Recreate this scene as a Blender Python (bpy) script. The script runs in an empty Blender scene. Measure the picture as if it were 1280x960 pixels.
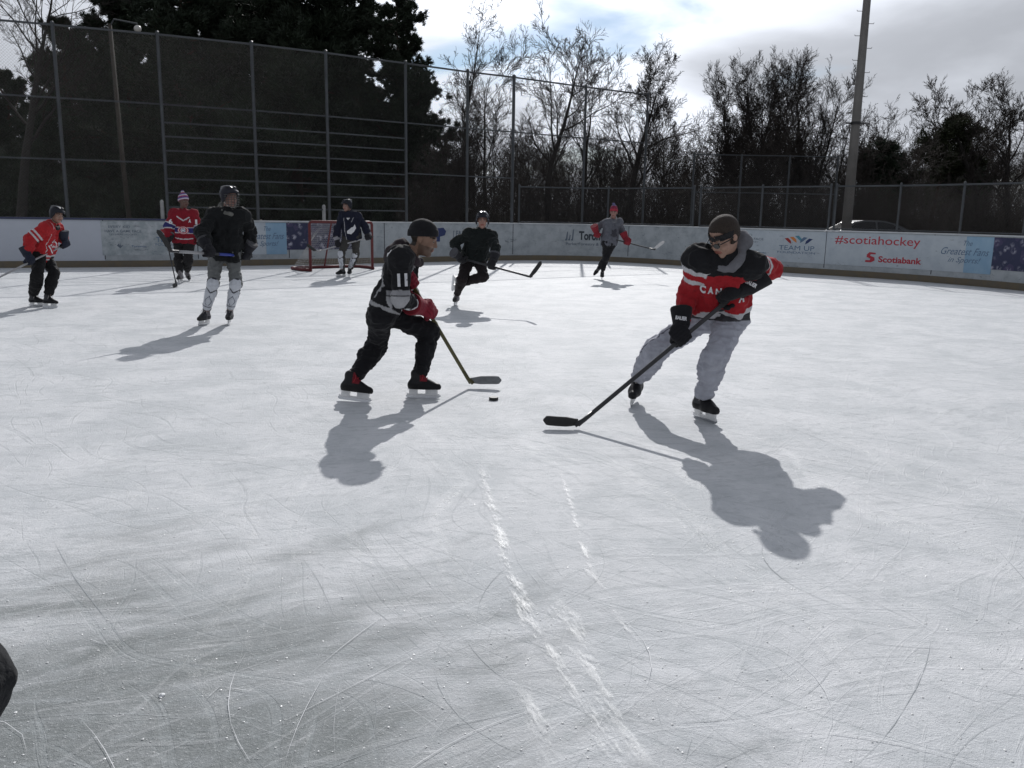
import bpy, bmesh, math, random, json
import numpy as np
from mathutils import Vector, Matrix, noise
from mathutils.bvhtree import BVHTree
R = math.radians
scene = bpy.context.scene
col = scene.collection
random.seed(7); rng = np.random.default_rng(7)

# ------------------------------------------------------------------ camera
EYE = 1.5; FPX = 1074.0
ROLL = math.atan(.017); PITCH = math.atan((480-267)*math.cos(ROLL)/FPX)
fw = np.array([0, math.cos(PITCH), -math.sin(PITCH)]); u0 = np.array([0, math.sin(PITCH), math.cos(PITCH)]); r0 = np.array([1., 0, 0])
rt = r0*math.cos(ROLL)+u0*math.sin(ROLL); up = u0*math.cos(ROLL)-r0*math.sin(ROLL)
cam = bpy.data.cameras.new('camera'); cam.sensor_width = 36; cam.lens = FPX/1280*36; cam.clip_start = .05; cam.clip_end = 3000
co = bpy.data.objects.new('camera', cam); col.objects.link(co)
co.matrix_world = Matrix([[rt[i], up[i], -fw[i], (0, 0, EYE)[i]] for i in range(3)]+[[0, 0, 0, 1]])
scene.camera = co
def ray(x, y): return fw+rt*(x-640)/FPX+up*(480-y)/FPX
def G(x, y, z=0.):                      # photo pixel -> point on the plane z
    d = ray(x, y); return np.array([0, 0, EYE])+d*((z-EYE)/d[2])
def at(x, y, Y):                        # photo pixel -> point at distance Y
    d = ray(x, y); return np.array([0, 0, EYE])+d*(Y/d[1])
def proj(P):
    v = np.array(P)-[0, 0, EYE]; z = v@fw; return 640+FPX*(v@rt)/z, 480-FPX*(v@up)/z

# ------------------------------------------------------------------ light
SUN_EL = 32.2; SUN_AZ = 4.0             # degrees, azimuth to the right of +Y
SKY = .075; SUNW = 4.3
scene.view_settings.view_transform = 'Standard'; scene.view_settings.look = 'None'
scene.view_settings.exposure = -.24; scene.view_settings.gamma = 1
scene.cycles.max_bounces = 6; scene.cycles.diffuse_bounces = 3; scene.cycles.glossy_bounces = 3
scene.cycles.transparent_max_bounces = 12; scene.cycles.sample_clamp_indirect = 6
sd = np.array([math.sin(R(SUN_AZ))*math.cos(R(SUN_EL)), math.cos(R(SUN_AZ))*math.cos(R(SUN_EL)), math.sin(R(SUN_EL))])
sl = bpy.data.lights.new('sun', 'SUN'); sl.energy = SUNW; sl.angle = R(.6); sl.color = (1, .98, .96)
so = bpy.data.objects.new('sun', sl); col.objects.link(so); so.rotation_euler = Vector(sd).to_track_quat('Z', 'Y').to_euler(); so.location = (3, 40, 25)

CLOUD = (8.8, 14.5, 2.0)
def nodes(nt): return nt.nodes, nt.links
W = bpy.data.worlds.new('World'); scene.world = W; W.use_nodes = True
N, L = nodes(W.node_tree); N.clear()
def nd(t, **k):
    n = N.new(t)
    for a, b in k.items():
        if a.startswith('i_'):
            n.inputs[a[2:].replace('_', ' ')].default_value = b
        else: setattr(n, a, b)
    return n
sky = nd('ShaderNodeTexSky'); sky.sky_type = 'NISHITA'; sky.sun_disc = False; sky.sun_elevation = R(SUN_EL); sky.sun_rotation = R(SUN_AZ); sky.dust_density = .2; sky.ozone_density = 2.; sky.air_density = 1.0
tc = nd('ShaderNodeTexCoord')
sep = nd('ShaderNodeSeparateXYZ'); L.new(tc.outputs['Generated'], sep.inputs[0])
def math_(op, a, b=None, clamp=False):
    n = nd('ShaderNodeMath', operation=op); n.use_clamp = clamp
    for i, v in enumerate((a, b)):
        if v is None: continue
        if isinstance(v, (int, float)): n.inputs[i].default_value = v
        else: L.new(v, n.inputs[i])
    return n.outputs[0]
zz = math_('ADD', math_('MAXIMUM', sep.outputs[2], 0.), .22)
cb = nd('ShaderNodeCombineXYZ'); L.new(math_('DIVIDE', sep.outputs[0], zz), cb.inputs[0]); L.new(math_('DIVIDE', sep.outputs[1], zz), cb.inputs[1]); L.new(math_('MULTIPLY', sep.outputs[2], 3.2), cb.inputs[2])
n1 = nd('ShaderNodeTexNoise', i_Scale=1.1, i_Detail=7, i_Roughness=.5, i_Distortion=.4); L.new(cb.outputs[0], n1.inputs['Vector'])
mp = nd('ShaderNodeMapping'); mp.inputs['Location'].default_value = CLOUD; L.new(cb.outputs[0], mp.inputs[0])
n2 = nd('ShaderNodeTexNoise', i_Scale=.95, i_Detail=7, i_Roughness=.48, i_Distortion=.2); L.new(mp.outputs[0], n2.inputs['Vector'])
cov = nd('ShaderNodeMapRange', interpolation_type='SMOOTHSTEP'); cov.inputs[1].default_value = .30; cov.inputs[2].default_value = .46; L.new(n1.outputs[0], cov.inputs[0])
den = nd('ShaderNodeMapRange', interpolation_type='SMOOTHSTEP'); den.inputs[1].default_value = .38; den.inputs[2].default_value = .64; L.new(n2.outputs[0], den.inputs[0])
dot = nd('ShaderNodeVectorMath', operation='DOT_PRODUCT'); L.new(tc.outputs['Generated'], dot.inputs[0]); dot.inputs[1].default_value = tuple(sd)
glow = math_('POWER', math_('MAXIMUM', dot.outputs['Value'], 0.), 9.)
thin = math_('MULTIPLY', math_('ADD', math_('MULTIPLY', glow, 30.), 6.6), 1.)       # bright thin cloud
thick = math_('ADD', math_('MULTIPLY', glow, 11.0), 5.0)                             # grey thick cloud
mx = nd('ShaderNodeMix', data_type='FLOAT'); L.new(den.outputs[0], mx.inputs[0]); L.new(thin, mx.inputs[2]); L.new(thick, mx.inputs[3])
mrz = nd('ShaderNodeMapRange'); mrz.inputs[1].default_value = .12; mrz.inputs[2].default_value = .02; L.new(sep.outputs[2], mrz.inputs[0])      # cloud banks close up towards the horizon
cc = nd('ShaderNodeVectorMath', operation='SCALE'); cc.inputs[0].default_value = (.93, .975, 1.07); L.new(mx.outputs[0], cc.inputs['Scale'])
mc = nd('ShaderNodeMix', data_type='RGBA'); L.new(math_('MAXIMUM', cov.outputs[0], mrz.outputs[0]), mc.inputs[0]); tnt = nd('ShaderNodeVectorMath', operation='MULTIPLY'); L.new(sky.outputs[0], tnt.inputs[0]); tnt.inputs[1].default_value = (1.25, 1.28, 1.32); L.new(tnt.outputs[0], mc.inputs[6]); L.new(cc.outputs[0], mc.inputs[7])
bg = nd('ShaderNodeBackground'); bg.inputs[1].default_value = SKY; L.new(mc.outputs[2], bg.inputs[0])
wo = nd('ShaderNodeOutputWorld'); L.new(bg.outputs[0], wo.inputs[0])

# ------------------------------------------------------------------ materials
def mat(name, rgb=(.5, .5, .5), rough=.6, metal=0., spec=.5, var=.0, vscale=6., bump=0., bscale=60., attr=False, var2=None, coat=0., sheen=0., trans=0.):
    m = bpy.data.materials.new(name); m.use_nodes = True; nt = m.node_tree; n = nt.nodes; l = nt.links
    b = n['Principled BSDF']; b.inputs['Roughness'].default_value = rough; b.inputs['Metallic'].default_value = metal
    b.inputs['Specular IOR Level'].default_value = spec; b.inputs['Coat Weight'].default_value = coat; b.inputs['Sheen Weight'].default_value = sheen
    t = n.new('ShaderNodeTexCoord')
    if attr:
        a = n.new('ShaderNodeAttribute'); a.attribute_name = 'Col'; src = a.outputs['Color']
    else:
        c = n.new('ShaderNodeRGB'); c.outputs[0].default_value = (*rgb, 1); src = c.outputs[0]
    if var > 0:
        z = n.new('ShaderNodeTexNoise'); z.inputs['Scale'].default_value = vscale; z.inputs['Detail'].default_value = 6; z.inputs['Roughness'].default_value = .65; l.new(t.outputs['Object'], z.inputs['Vector'])
        if var2:
            mr = n.new('ShaderNodeMapRange'); mr.inputs[1].default_value = .42; mr.inputs[2].default_value = .68; l.new(z.outputs[0], mr.inputs[0])
            x = n.new('ShaderNodeMix'); x.data_type = 'RGBA'; l.new(mr.outputs[0], x.inputs[0]); l.new(src, x.inputs[6]); x.inputs[7].default_value = (*var2, 1); src = x.outputs[2]
        else:
            mr = n.new('ShaderNodeMapRange'); mr.inputs[1].default_value = .25; mr.inputs[2].default_value = .75; mr.inputs[3].default_value = 1-var; mr.inputs[4].default_value = 1+var; l.new(z.outputs[0], mr.inputs[0])
            x = n.new('ShaderNodeVectorMath'); x.operation = 'SCALE'; l.new(src, x.inputs[0]); l.new(mr.outputs[0], x.inputs['Scale']); src = x.outputs[0]
    l.new(src, b.inputs['Base Color'])
    if bump > 0:
        z = n.new('ShaderNodeTexNoise'); z.inputs['Scale'].default_value = bscale; z.inputs['Detail'].default_value = 4; l.new(t.outputs['Object'], z.inputs['Vector'])
        q = n.new('ShaderNodeBump'); q.inputs['Strength'].default_value = bump; q.inputs['Distance'].default_value = .01; l.new(z.outputs[0], q.inputs['Height']); l.new(q.outputs[0], b.inputs['Normal'])
    return m
M = {}
M['cloth'] = mat('cloth', attr=True, rough=.9, spec=.2, var=.2, vscale=16, bump=.8, bscale=28, sheen=.05)
M['skin'] = mat('skin', attr=True, rough=.5, spec=.4, var=.06, vscale=30, bump=.1, bscale=120)
M['hair'] = mat('hair', (.026, .017, .012), .85, var=.3, vscale=80, bump=.8, bscale=160)
M['helmet'] = mat('helmet_shell', attr=True, rough=.22, spec=.2, var=.05, vscale=10)
M['leather'] = mat('boot_leather', attr=True, rough=.5, spec=.2, var=.2, vscale=30, bump=.2)
M['whiteplastic'] = mat('white_holder_plastic', (.72, .72, .72), .4, var=.12, vscale=40)
M['steel'] = mat('blade_steel', (.6, .61, .63), .25, metal=1)
M['wire'] = mat('cage_wire', (.07, .07, .07), .45, metal=.5)
M['lace'] = mat('lace', (.45, .42, .4), .9)
M['redlace'] = mat('red_lace', (.35, .02, .03), .9)
M['black'] = mat('black_plastic', (.02, .02, .022), .35, var=.1)
M['carbon'] = mat('stick_shaft_black', (.022, .022, .025), .4, var=.3, vscale=20)
M['yellow'] = mat('stick_shaft_yellow', (.075, .068, .02), .45, var=.3, vscale=12)
M['silver'] = mat('stick_shaft_silver', (.30, .30, .31), .4, var=.25, vscale=16)
M['tape'] = mat('cloth_tape_black', (.03, .03, .03), .9, bump=.4)
M['bladewhite'] = mat('cloth_tape_white', (.5, .5, .5), .8, var=.15, vscale=30)
M['bladegrey'] = mat('cloth_tape_grey', (.17, .18, .19), .75, var=.25, vscale=30)
M['whiteprint'] = mat('white_print', (.62, .62, .64), .7)
M['blueprint'] = mat('blue_print', (.02, .03, .12), .7)
M['redprint'] = mat('red_print', (.4, .02, .03), .7)
M['darkprint'] = mat('dark_print', (.03, .03, .04), .7)
M['rubber'] = mat('rubber', (.012, .012, .012), .6, bump=.2)
M['galv'] = mat('galvanised_pipe', (.062, .068, .074), .5, metal=.25, var=.25, vscale=3)
M['mesh'] = mat('chain_link_wire', (.032, .034, .037), .6, metal=.2)
M['redpaint'] = mat('red_goal_paint', (.11, .013, .015), .55, var=.25, vscale=9)
M['bark'] = mat('bark', (.034, .030, .027), .95, var=.3, vscale=5, bump=.6, bscale=12)
M['twig'] = mat('twig_bark', (.036, .029, .025), .95)
M['pinebark'] = mat('pine_bark', (.06, .04, .03), .95, var=.3, vscale=4, bump=.6, bscale=10)
M['needle'] = mat('pine_needles', (.022, .034, .018), .75, var=.5, vscale=.9)
M['needle2'] = mat('pine_needles_olive', (.035, .042, .018), .75, var=.5, vscale=.9)
M['pole'] = mat('weathered_steel_pole', (.20, .19, .18), .6, metal=.1, var=.2, vscale=2)
M['wood'] = mat('weathered_wood_pole', (.05, .042, .034), .9, var=.25, vscale=3)

# ------------------------------------------------------------------ object helpers
WM = {}
def label(o, lab=None, cat=None, group=None, kind=None):
    if lab: o['label'] = lab
    if cat: o['category'] = cat
    if group: o['group'] = group
    if kind: o['kind'] = kind
    return o
def link(o, parent=None, Mw=None):
    col.objects.link(o); Mw = Mw or Matrix.Identity(4)
    if parent is not None:
        o.parent = parent; o.matrix_parent_inverse = WM[parent.name].inverted()
    o.matrix_basis = Mw
    WM[o.name] = Mw.copy(); return o
def thing(name, loc, *a, **k):
    o = bpy.data.objects.new(name, None); o.empty_display_size = .2
    link(o, None, Matrix.Translation(Vector(loc))); return label(o, *a, **k)
def obj(name, me, m=None, parent=None, Mw=None):
    if m is not None and len(me.materials) == 0: me.materials.append(M[m] if isinstance(m, str) else m)
    return link(bpy.data.objects.new(name, me), parent, Mw)
def mesh_np(name, V, F, smooth=True, C=None):
    """V (n,3) floats, F (m,k) ints with k 3 or 4"""
    V = np.asarray(V, np.float32); F = np.asarray(F, np.int32)
    me = bpy.data.meshes.new(name); k = F.shape[1]
    me.vertices.add(len(V)); me.vertices.foreach_set('co', V.ravel())
    me.loops.add(F.size); me.loops.foreach_set('vertex_index', F.ravel())
    me.polygons.add(len(F)); me.polygons.foreach_set('loop_start', np.arange(0, F.size, k, dtype=np.int32))
    me.update(calc_edges=True)
    if smooth: me.polygons.foreach_set('use_smooth', np.ones(len(F), bool))
    if C is not None:
        a = me.color_attributes.new('Col', 'FLOAT_COLOR', 'POINT')
        a.data.foreach_set('color', np.concatenate([np.asarray(C, np.float32), np.ones((len(V), 1), np.float32)], 1).ravel())
    me.validate(); return me
class MB:                                # collects quads and tris
    def __init__(s): s.v = []; s.f = []
    def poly(s, pts): k = len(s.v); s.v += [tuple(p) for p in pts]; s.f.append(tuple(range(k, k+len(pts))))
    def box(s, c, d, ax=None):
        ax = np.eye(3) if ax is None else np.array(ax); c = np.array(c, float); k = len(s.v)
        for z in (-1, 1):
            for y in (-1, 1):
                for x in (-1, 1): s.v.append(tuple(c+ax[0]*x*d[0]/2+ax[1]*y*d[1]/2+ax[2]*z*d[2]/2))
        s.f += [tuple(k+i for i in q) for q in ((0, 2, 3, 1), (4, 5, 7, 6), (0, 1, 5, 4), (2, 6, 7, 3), (0, 4, 6, 2), (1, 3, 7, 5))]
    def tube(s, pts, r, n=8, cap=True):
        pts = [np.array(p, float) for p in pts]; rr = r if hasattr(r, '__len__') else [r]*len(pts); k = len(s.v); ref = None
        for i, p in enumerate(pts):
            d = pts[min(i+1, len(pts)-1)]-pts[max(i-1, 0)]; d /= np.linalg.norm(d)+1e-9
            if ref is None: ref = np.array([0, 0, 1.]) if abs(d[2]) < .9 else np.array([1., 0, 0])
            a = np.cross(d, ref); a /= np.linalg.norm(a)+1e-9; b = np.cross(a, d); ref = b
            for j in range(n):
                t = 2*math.pi*j/n; s.v.append(tuple(p+rr[i]*(a*math.cos(t)+b*math.sin(t))))
        for i in range(len(pts)-1):
            for j in range(n): s.f.append((k+i*n+j, k+i*n+(j+1) % n, k+(i+1)*n+(j+1) % n, k+(i+1)*n+j))
        if cap: s.f.append(tuple(k+j for j in range(n))[::-1]); s.f.append(tuple(k+(len(pts)-1)*n+j for j in range(n)))
    def mesh(s, name, smooth=False):
        me = bpy.data.meshes.new(name); me.from_pydata(s.v, [], s.f); me.update()
        if smooth: me.polygons.foreach_set('use_smooth', [True]*len(me.polygons))
        return me
def unit(v): v = np.array(v, float); return v/(np.linalg.norm(v)+1e-12)

# ------------------------------------------------------------------ rink outline (surveyed ground points, smoothed)
ctrl = np.array([(-34, 12.5), (-26, 15.3), (-19, 18.2), (-15, 19.9), (-12.46, 20.93), (-9.9, 21.95), (-7.3, 23.25), (-5.5, 24.4), (-3.95, 25.5), (-2, 27.0), (-.3, 28.35), (1.5, 28.95), (3.2, 28.7), (5.16, 27.0), (7.0, 24.95), (8.4, 23.6), (9.75, 22.25), (10.7, 20.85), (11.4, 19.15), (12.6, 15.6), (13.7, 12), (15, 7), (16.5, 1), (18, -6)])
def bspline(P, n=14):
    out = []
    P = np.vstack([2*P[0]-P[1], P, 2*P[-1]-P[-2]])
    for i in range(len(P)-3):
        for t in np.linspace(0, 1, n, endpoint=False):
            b = np.array([(1-t)**3, 3*t**3-6*t**2+4, -3*t**3+3*t**2+3*t+1, t**3])/6; out.append(b@P[i:i+4])
    return np.array(out)
path = bspline(ctrl); sl_ = np.r_[0, np.cumsum(np.linalg.norm(np.diff(path, axis=0), axis=1))]
def B(s, off=0., z=0.):                  # point at arc length s; off > 0 is outside the rink
    x = np.interp(s, sl_, path[:, 0]); y = np.interp(s, sl_, path[:, 1])
    x2 = np.interp(s+.3, sl_, path[:, 0]); y2 = np.interp(s+.3, sl_, path[:, 1]); x1 = np.interp(s-.3, sl_, path[:, 0]); y1 = np.interp(s-.3, sl_, path[:, 1])
    t = unit((x2-x1, y2-y1)); return np.array([x-t[1]*off, y+t[0]*off, z])
_ss = np.linspace(0, sl_[-1], 3000); _pp = np.array([(lambda q: proj(q)[0] if q[1] > 3 else 1e9)(B(s, 0, .7)) for s in _ss])
def S(px):                               # arc length at which the boards cross that photo column
    i = np.where((_ss > 12) & (_pp >= px))[0][0]; return _ss[i]
def strip(name, s0, s1, prof, m, parent, step=.25, Mw=None):
    """sweep a closed (offset, z) profile along the boards"""
    n = max(2, int((s1-s0)/step)+1); ss = np.linspace(s0, s1, n); k = len(prof)
    V = [B(s, o, z) for s in ss for o, z in prof]; F = [(i*k+j, i*k+(j+1) % k, (i+1)*k+(j+1) % k, (i+1)*k+j) for i in range(n-1) for j in range(k)]
    me = bpy.data.meshes.new(name); me.from_pydata([tuple(v) for v in V], [], F+[tuple(range(k))[::-1], tuple((n-1)*k+j for j in range(k))]); me.update()
    return obj(name, me, m, parent)
def rect(o0, o1, z0, z1): return [(o0, z0), (o1, z0), (o1, z1), (o0, z1)]

# ------------------------------------------------------------------ ground and ice
def grid_mesh(name, x0, x1, y0, y1, nx, ny, f=None):
    X, Y = np.meshgrid(np.linspace(x0, x1, nx), np.linspace(y0, y1, ny)); Z = f(X, Y) if f else X*0
    V = np.stack([X.ravel(), Y.ravel(), Z.ravel()], 1); i = np.arange(nx*ny).reshape(ny, nx)
    F = np.stack([i[:-1, :-1].ravel(), i[:-1, 1:].ravel(), i[1:, 1:].ravel(), i[1:, :-1].ravel()], 1); return mesh_np(name, V, F)
gm = mat('winter_grass', (.05, .046, .028), .95, var=.4, vscale=.6, bump=.5, bscale=8)
g = obj('ground', grid_mesh('ground', -900, 900, -300, 1500, 60, 60, lambda x, y: x*0-.06), gm); label(g, kind='structure')
lot = obj('parking_lot', grid_mesh('parking_lot', 4, 60, 28, 42, 4, 4, lambda x, y: x*0-.05), mat('asphalt', (.05, .05, .052), .9, var=.2, vscale=2, bump=.3)); label(lot, kind='structure')

im = bpy.data.materials.new('ice'); im.use_nodes = True; nt = im.node_tree; N, L = nt.nodes, nt.links; pb = N['Principled BSDF']
tc = nd('ShaderNodeTexCoord'); P = tc.outputs['Object']
def mapped(rot, sc, loc=(0, 0, 0)):
    m0 = nd('ShaderNodeMapping'); m0.inputs['Rotation'].default_value = (0, 0, R(-rot)); L.new(warp, m0.inputs[0])      # long axis at rot degrees
    m = nd('ShaderNodeMapping'); m.inputs['Scale'].default_value = sc; m.inputs['Location'].default_value = loc; L.new(m0.outputs[0], m.inputs[0]); return m.outputs[0]
def noise_(vec, scale, detail=5, rough=.55, dist=0):
    n = nd('ShaderNodeTexNoise', i_Scale=scale, i_Detail=detail, i_Roughness=rough, i_Distortion=dist); L.new(vec, n.inputs['Vector']); return n.outputs[0]
def mr_(v, a, b, c=0., d=1., smooth=True):
    n = nd('ShaderNodeMapRange'); n.interpolation_type = 'SMOOTHSTEP' if smooth else 'LINEAR'
    for i, q in enumerate((a, b, c, d)): n.inputs[i+1].default_value = q
    L.new(v, n.inputs[0]); return n.outputs[0]
def mixc(f, a, b):
    n = nd('ShaderNodeMix', data_type='RGBA')
    for i, v in ((0, f), (6, a), (7, b)):
        if isinstance(v, (tuple, float, int)): n.inputs[i].default_value = (*v, 1) if isinstance(v, tuple) else v
        else: L.new(v, n.inputs[i])
    return n.outputs[2]
# domain warp so that no streak is straight
wn = nd('ShaderNodeTexNoise', i_Scale=.45, i_Detail=2); L.new(P, wn.inputs['Vector'])
wa = nd('ShaderNodeVectorMath', operation='MULTIPLY_ADD'); L.new(wn.outputs['Color'], wa.inputs[0]); wa.inputs[1].default_value = (1.3, 1.3, 0); L.new(P, wa.inputs[2]); warp = wa.outputs[0]
big = noise_(P, .35, 6, .6, .3); midn = noise_(P, 1.7, 7, .62, .5); fine = noise_(P, 14, 6, .7, .2); micro = noise_(P, 95, 4, .7); grain = noise_(P, 260, 2, .6)
st = []
for rot, sc, s, a, b in ((20, (.35, 7, 1), 2.2, .57, .64), (-38, (.3, 8, 1), 2.0, .58, .65), (75, (.3, 9, 1), 1.8, .59, .66), (-8, (.22, 5, 1), 1.3, .56, .66), (52, (.25, 11, 1), 3.0, .59, .64), (-65, (.3, 10, 1), 2.6, .60, .66)):
    st.append(mr_(noise_(mapped(rot, sc, (rot*.3, s, 0)), s, 5, .6), a, b))
def mx_(a, b, op='MAXIMUM'): return math_(op, a, b)
lightS = mx_(mx_(st[0], st[2]), st[4]); darkS = mx_(st[1], st[5])
# bare polished patch near the left foreground (snow scraped off by traffic)
sepP = nd('ShaderNodeSeparateXYZ'); L.new(P, sepP.inputs[0])
dist = nd('ShaderNodeVectorMath', operation='DISTANCE'); L.new(P, dist.inputs[0]); dist.inputs[1].default_value = (-1.3, 1.9, 0)
n35 = noise_(mapped(30, (.8, 2.2, 1)), 1.5, 7, .65, .3)
bare = mr_(math_('ADD', dist.outputs['Value'], math_('MULTIPLY', math_('SUBTRACT', n35, .5), 4.0)), .2, 2.3, 1., 0.)
bare2 = math_('MULTIPLY', mr_(big, .48, .66), mr_(sepP.outputs[1], 8., 3., 0., .08))
bare = math_('ADD', math_('MULTIPLY', bare, .95), bare2, True)
c = mixc(mr_(midn, .32, .66), (.54, .56, .58), (.67, .68, .70))
c = mixc(bare, c, (.20, .215, .215)); scuff = noise_(mapped(12, (1., 3.5, 1), (5, 2, 0)), 4., 9, .72, .6); c = mixc(mr_(scuff, .50, .66, 0., .42), c, (.36, .38, .395)); c = mixc(mr_(scuff, .34, .44, .30, 0.), c, (.70, .71, .73))
c = mixc(math_('MULTIPLY', darkS, .22), c, (.36, .39, .40))
c = mixc(math_('MULTIPLY', lightS, .14), c, (.74, .75, .765))
c = mixc(mr_(fine, .48, .72, 0., .45), c, (.40, .43, .44)); c = mixc(mr_(micro, .56, .70, 0., .45), c, (.80, .81, .82)); c = mixc(mr_(grain, .55, .75, 0., .5), c, (.33, .35, .37))
L.new(c, pb.inputs['Base Color'])
# smooth refrozen streaks glint, the rest is matt snow dust
sm = math_('MULTIPLY', mr_(sepP.outputs[1], 7., 4., .0, .8), math_('MULTIPLY', mr_(noise_(mapped(104, (.22, 3.2, 1), (3, 1, 0)), 1.7, 9, .74, .2), .53, .59), mr_(fine, .42, .56)))
L.new(mr_(sm, 0., 1., .50, .20, False), pb.inputs['Roughness']); pb.inputs['IOR'].default_value = 1.31; L.new(mr_(sm, 0., 1., .07, .4, False), pb.inputs['Specular IOR Level'])
h1 = math_('MULTIPLY', fine, .5); h2 = math_('ADD', math_('MULTIPLY', micro, .95), math_('MULTIPLY', grain, .5)); h3 = math_('MULTIPLY', math_('SUBTRACT', lightS, darkS), .25)
hh = math_('ADD', math_('ADD', h1, h2), h3); hh = math_('ADD', hh, math_('ADD', math_('MULTIPLY', noise_(P, 38, 3, .6), .5), math_('MULTIPLY', scuff, .9)))
bp = nd('ShaderNodeBump'); bp.inputs['Strength'].default_value = .55; bp.inputs['Distance'].default_value = .010; L.new(hh, bp.inputs['Height']); L.new(bp.outputs[0], pb.inputs['Normal'])
# ice sheet: polygon inside the boards
bmz = bmesh.new(); vs = [bmz.verts.new((p[0], p[1], 0)) for p in path[::2]]+[bmz.verts.new(q) for q in ((10, -30, 0), (-34, -30, 0))]
bmz.faces.new(vs); bmesh.ops.triangulate(bmz, faces=bmz.faces[:]); me = bpy.data.meshes.new('ice'); bmz.to_mesh(me); bmz.free()
label(obj('ice', me, im), kind='structure')

# skate cuts: thin curved ribbons ploughed in the ice
snow = bpy.data.materials.new('ploughed_snow'); snow.use_nodes = True; q = snow.node_tree.nodes['Principled BSDF']; q.inputs['Base Color'].default_value = (.70, .71, .72, 1); q.inputs['Specular IOR Level'].default_value = .5; q.inputs['Roughness'].default_value = .38
snowl = mat('ploughed_snow_line', (.68, .69, .705), .85, spec=.08)
cut = mat('wet_cut', (.36, .385, .40), .65, spec=.1)
glint = mat('polished_cut', (.60, .62, .63), .26, spec=.7, bump=.3, bscale=50)
def ribbons(name, n, mt, wmin, wmax, lmin, lmax, z0, seed, ymax=13):
    r = np.random.default_rng(seed); V = []; F = []; k = 0
    for i in range(n):
        y = 1.7+(ymax-1.7)*r.random()**1.6; x = (r.random()-.5)*2*(y*.72+.6); a = r.choice([r.uniform(-.5, .5), r.uniform(-1.3, 1.3), r.uniform(0, math.pi)])
        ln = lmin+(lmax-lmin)*r.random()**2; cv = r.normal()*.8/max(ln, .6); w = wmin+(wmax-wmin)*r.random()**2.5; seg = max(4, int(ln/.09)); st_ = ln/seg; z = z0+.0022*i/n
        gap = r.random(seg+1) < .18; jj = r.normal(size=seg+1)*.25
        for j in range(seg+1):
            ww = w*math.sin(math.pi*min(max(j/seg, .02), .98))**.6*(1+jj[j])*.5
            if gap[j]: ww *= .25
            nx, ny = -math.sin(a), math.cos(a); V += [(x+nx*ww, y+ny*ww, z), (x-nx*ww, y-ny*ww, z)]
            if j: F.append((k-2, k-1, k+1, k))
            k += 2; x += math.cos(a)*st_; y += math.sin(a)*st_; a += cv*st_+r.normal()*.012
    return label(obj(name, mesh_np(name, V, F, False), mt), 'fine curved skate scratches scored all over the ice', 'scratches', kind='stuff')
ribbons('skate_cuts', 520, cut, .0005, .0030, .08, 1.3, .0005, 3)
ribbons('snowy_skate_marks', 480, snowl, .0005, .0024, .05, .9, .0035, 4)
if 0: ribbons('polished_skate_marks', 30, glint, .0008, .003, .15, .8, .0065, 5, 7)
# refrozen, polished skate tracks that catch the sun: soft-edged strips
rf = bpy.data.materials.new('refrozen_track'); rf.use_nodes = True; N, L = rf.node_tree.nodes, rf.node_tree.links; pb = N['Principled BSDF']
tc = nd('ShaderNodeTexCoord'); P = tc.outputs['Object']; at_n = nd('ShaderNodeAttribute', attribute_name='Col'); sp = nd('ShaderNodeSeparateXYZ'); L.new(at_n.outputs['Color'], sp.inputs[0])
# Col.x: 0 at the edge, 1 in the middle;  Col.y: strength along the track
qm = nd('ShaderNodeMapping'); qm.inputs['Rotation'].default_value = (0, 0, R(-20)); L.new(P, qm.inputs[0]); qs = nd('ShaderNodeMapping'); qs.inputs['Scale'].default_value = (3.2, .8, 1); L.new(qm.outputs[0], qs.inputs[0]); q1 = noise_(qs.outputs[0], 38, 8, .8, .3); q2 = noise_(qs.outputs[0], 5, 5, .6, .4)
msk = math_('ADD', math_('MULTIPLY', sp.outputs[0], .42), math_('ADD', math_('MULTIPLY', math_('SUBTRACT', q1, .5), 1.1), math_('MULTIPLY', math_('SUBTRACT', q2, .5), 1.3)))
msk = math_('MULTIPLY', math_('MULTIPLY', mr_(msk, .22, .72), sp.outputs[1]), .62); L.new(msk, pb.inputs['Alpha'])
pb.inputs['Base Color'].default_value = (.56, .58, .60, 1); pb.inputs['Roughness'].default_value = .33; pb.inputs['Specular IOR Level'].default_value = .17
bp = nd('ShaderNodeBump'); bp.inputs['Strength'].default_value = .35; bp.inputs['Distance'].default_value = .006; L.new(noise_(P, 80, 4, .65), bp.inputs['Height']); L.new(bp.outputs[0], pb.inputs['Normal'])
V = []; F = []; C = []
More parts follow.
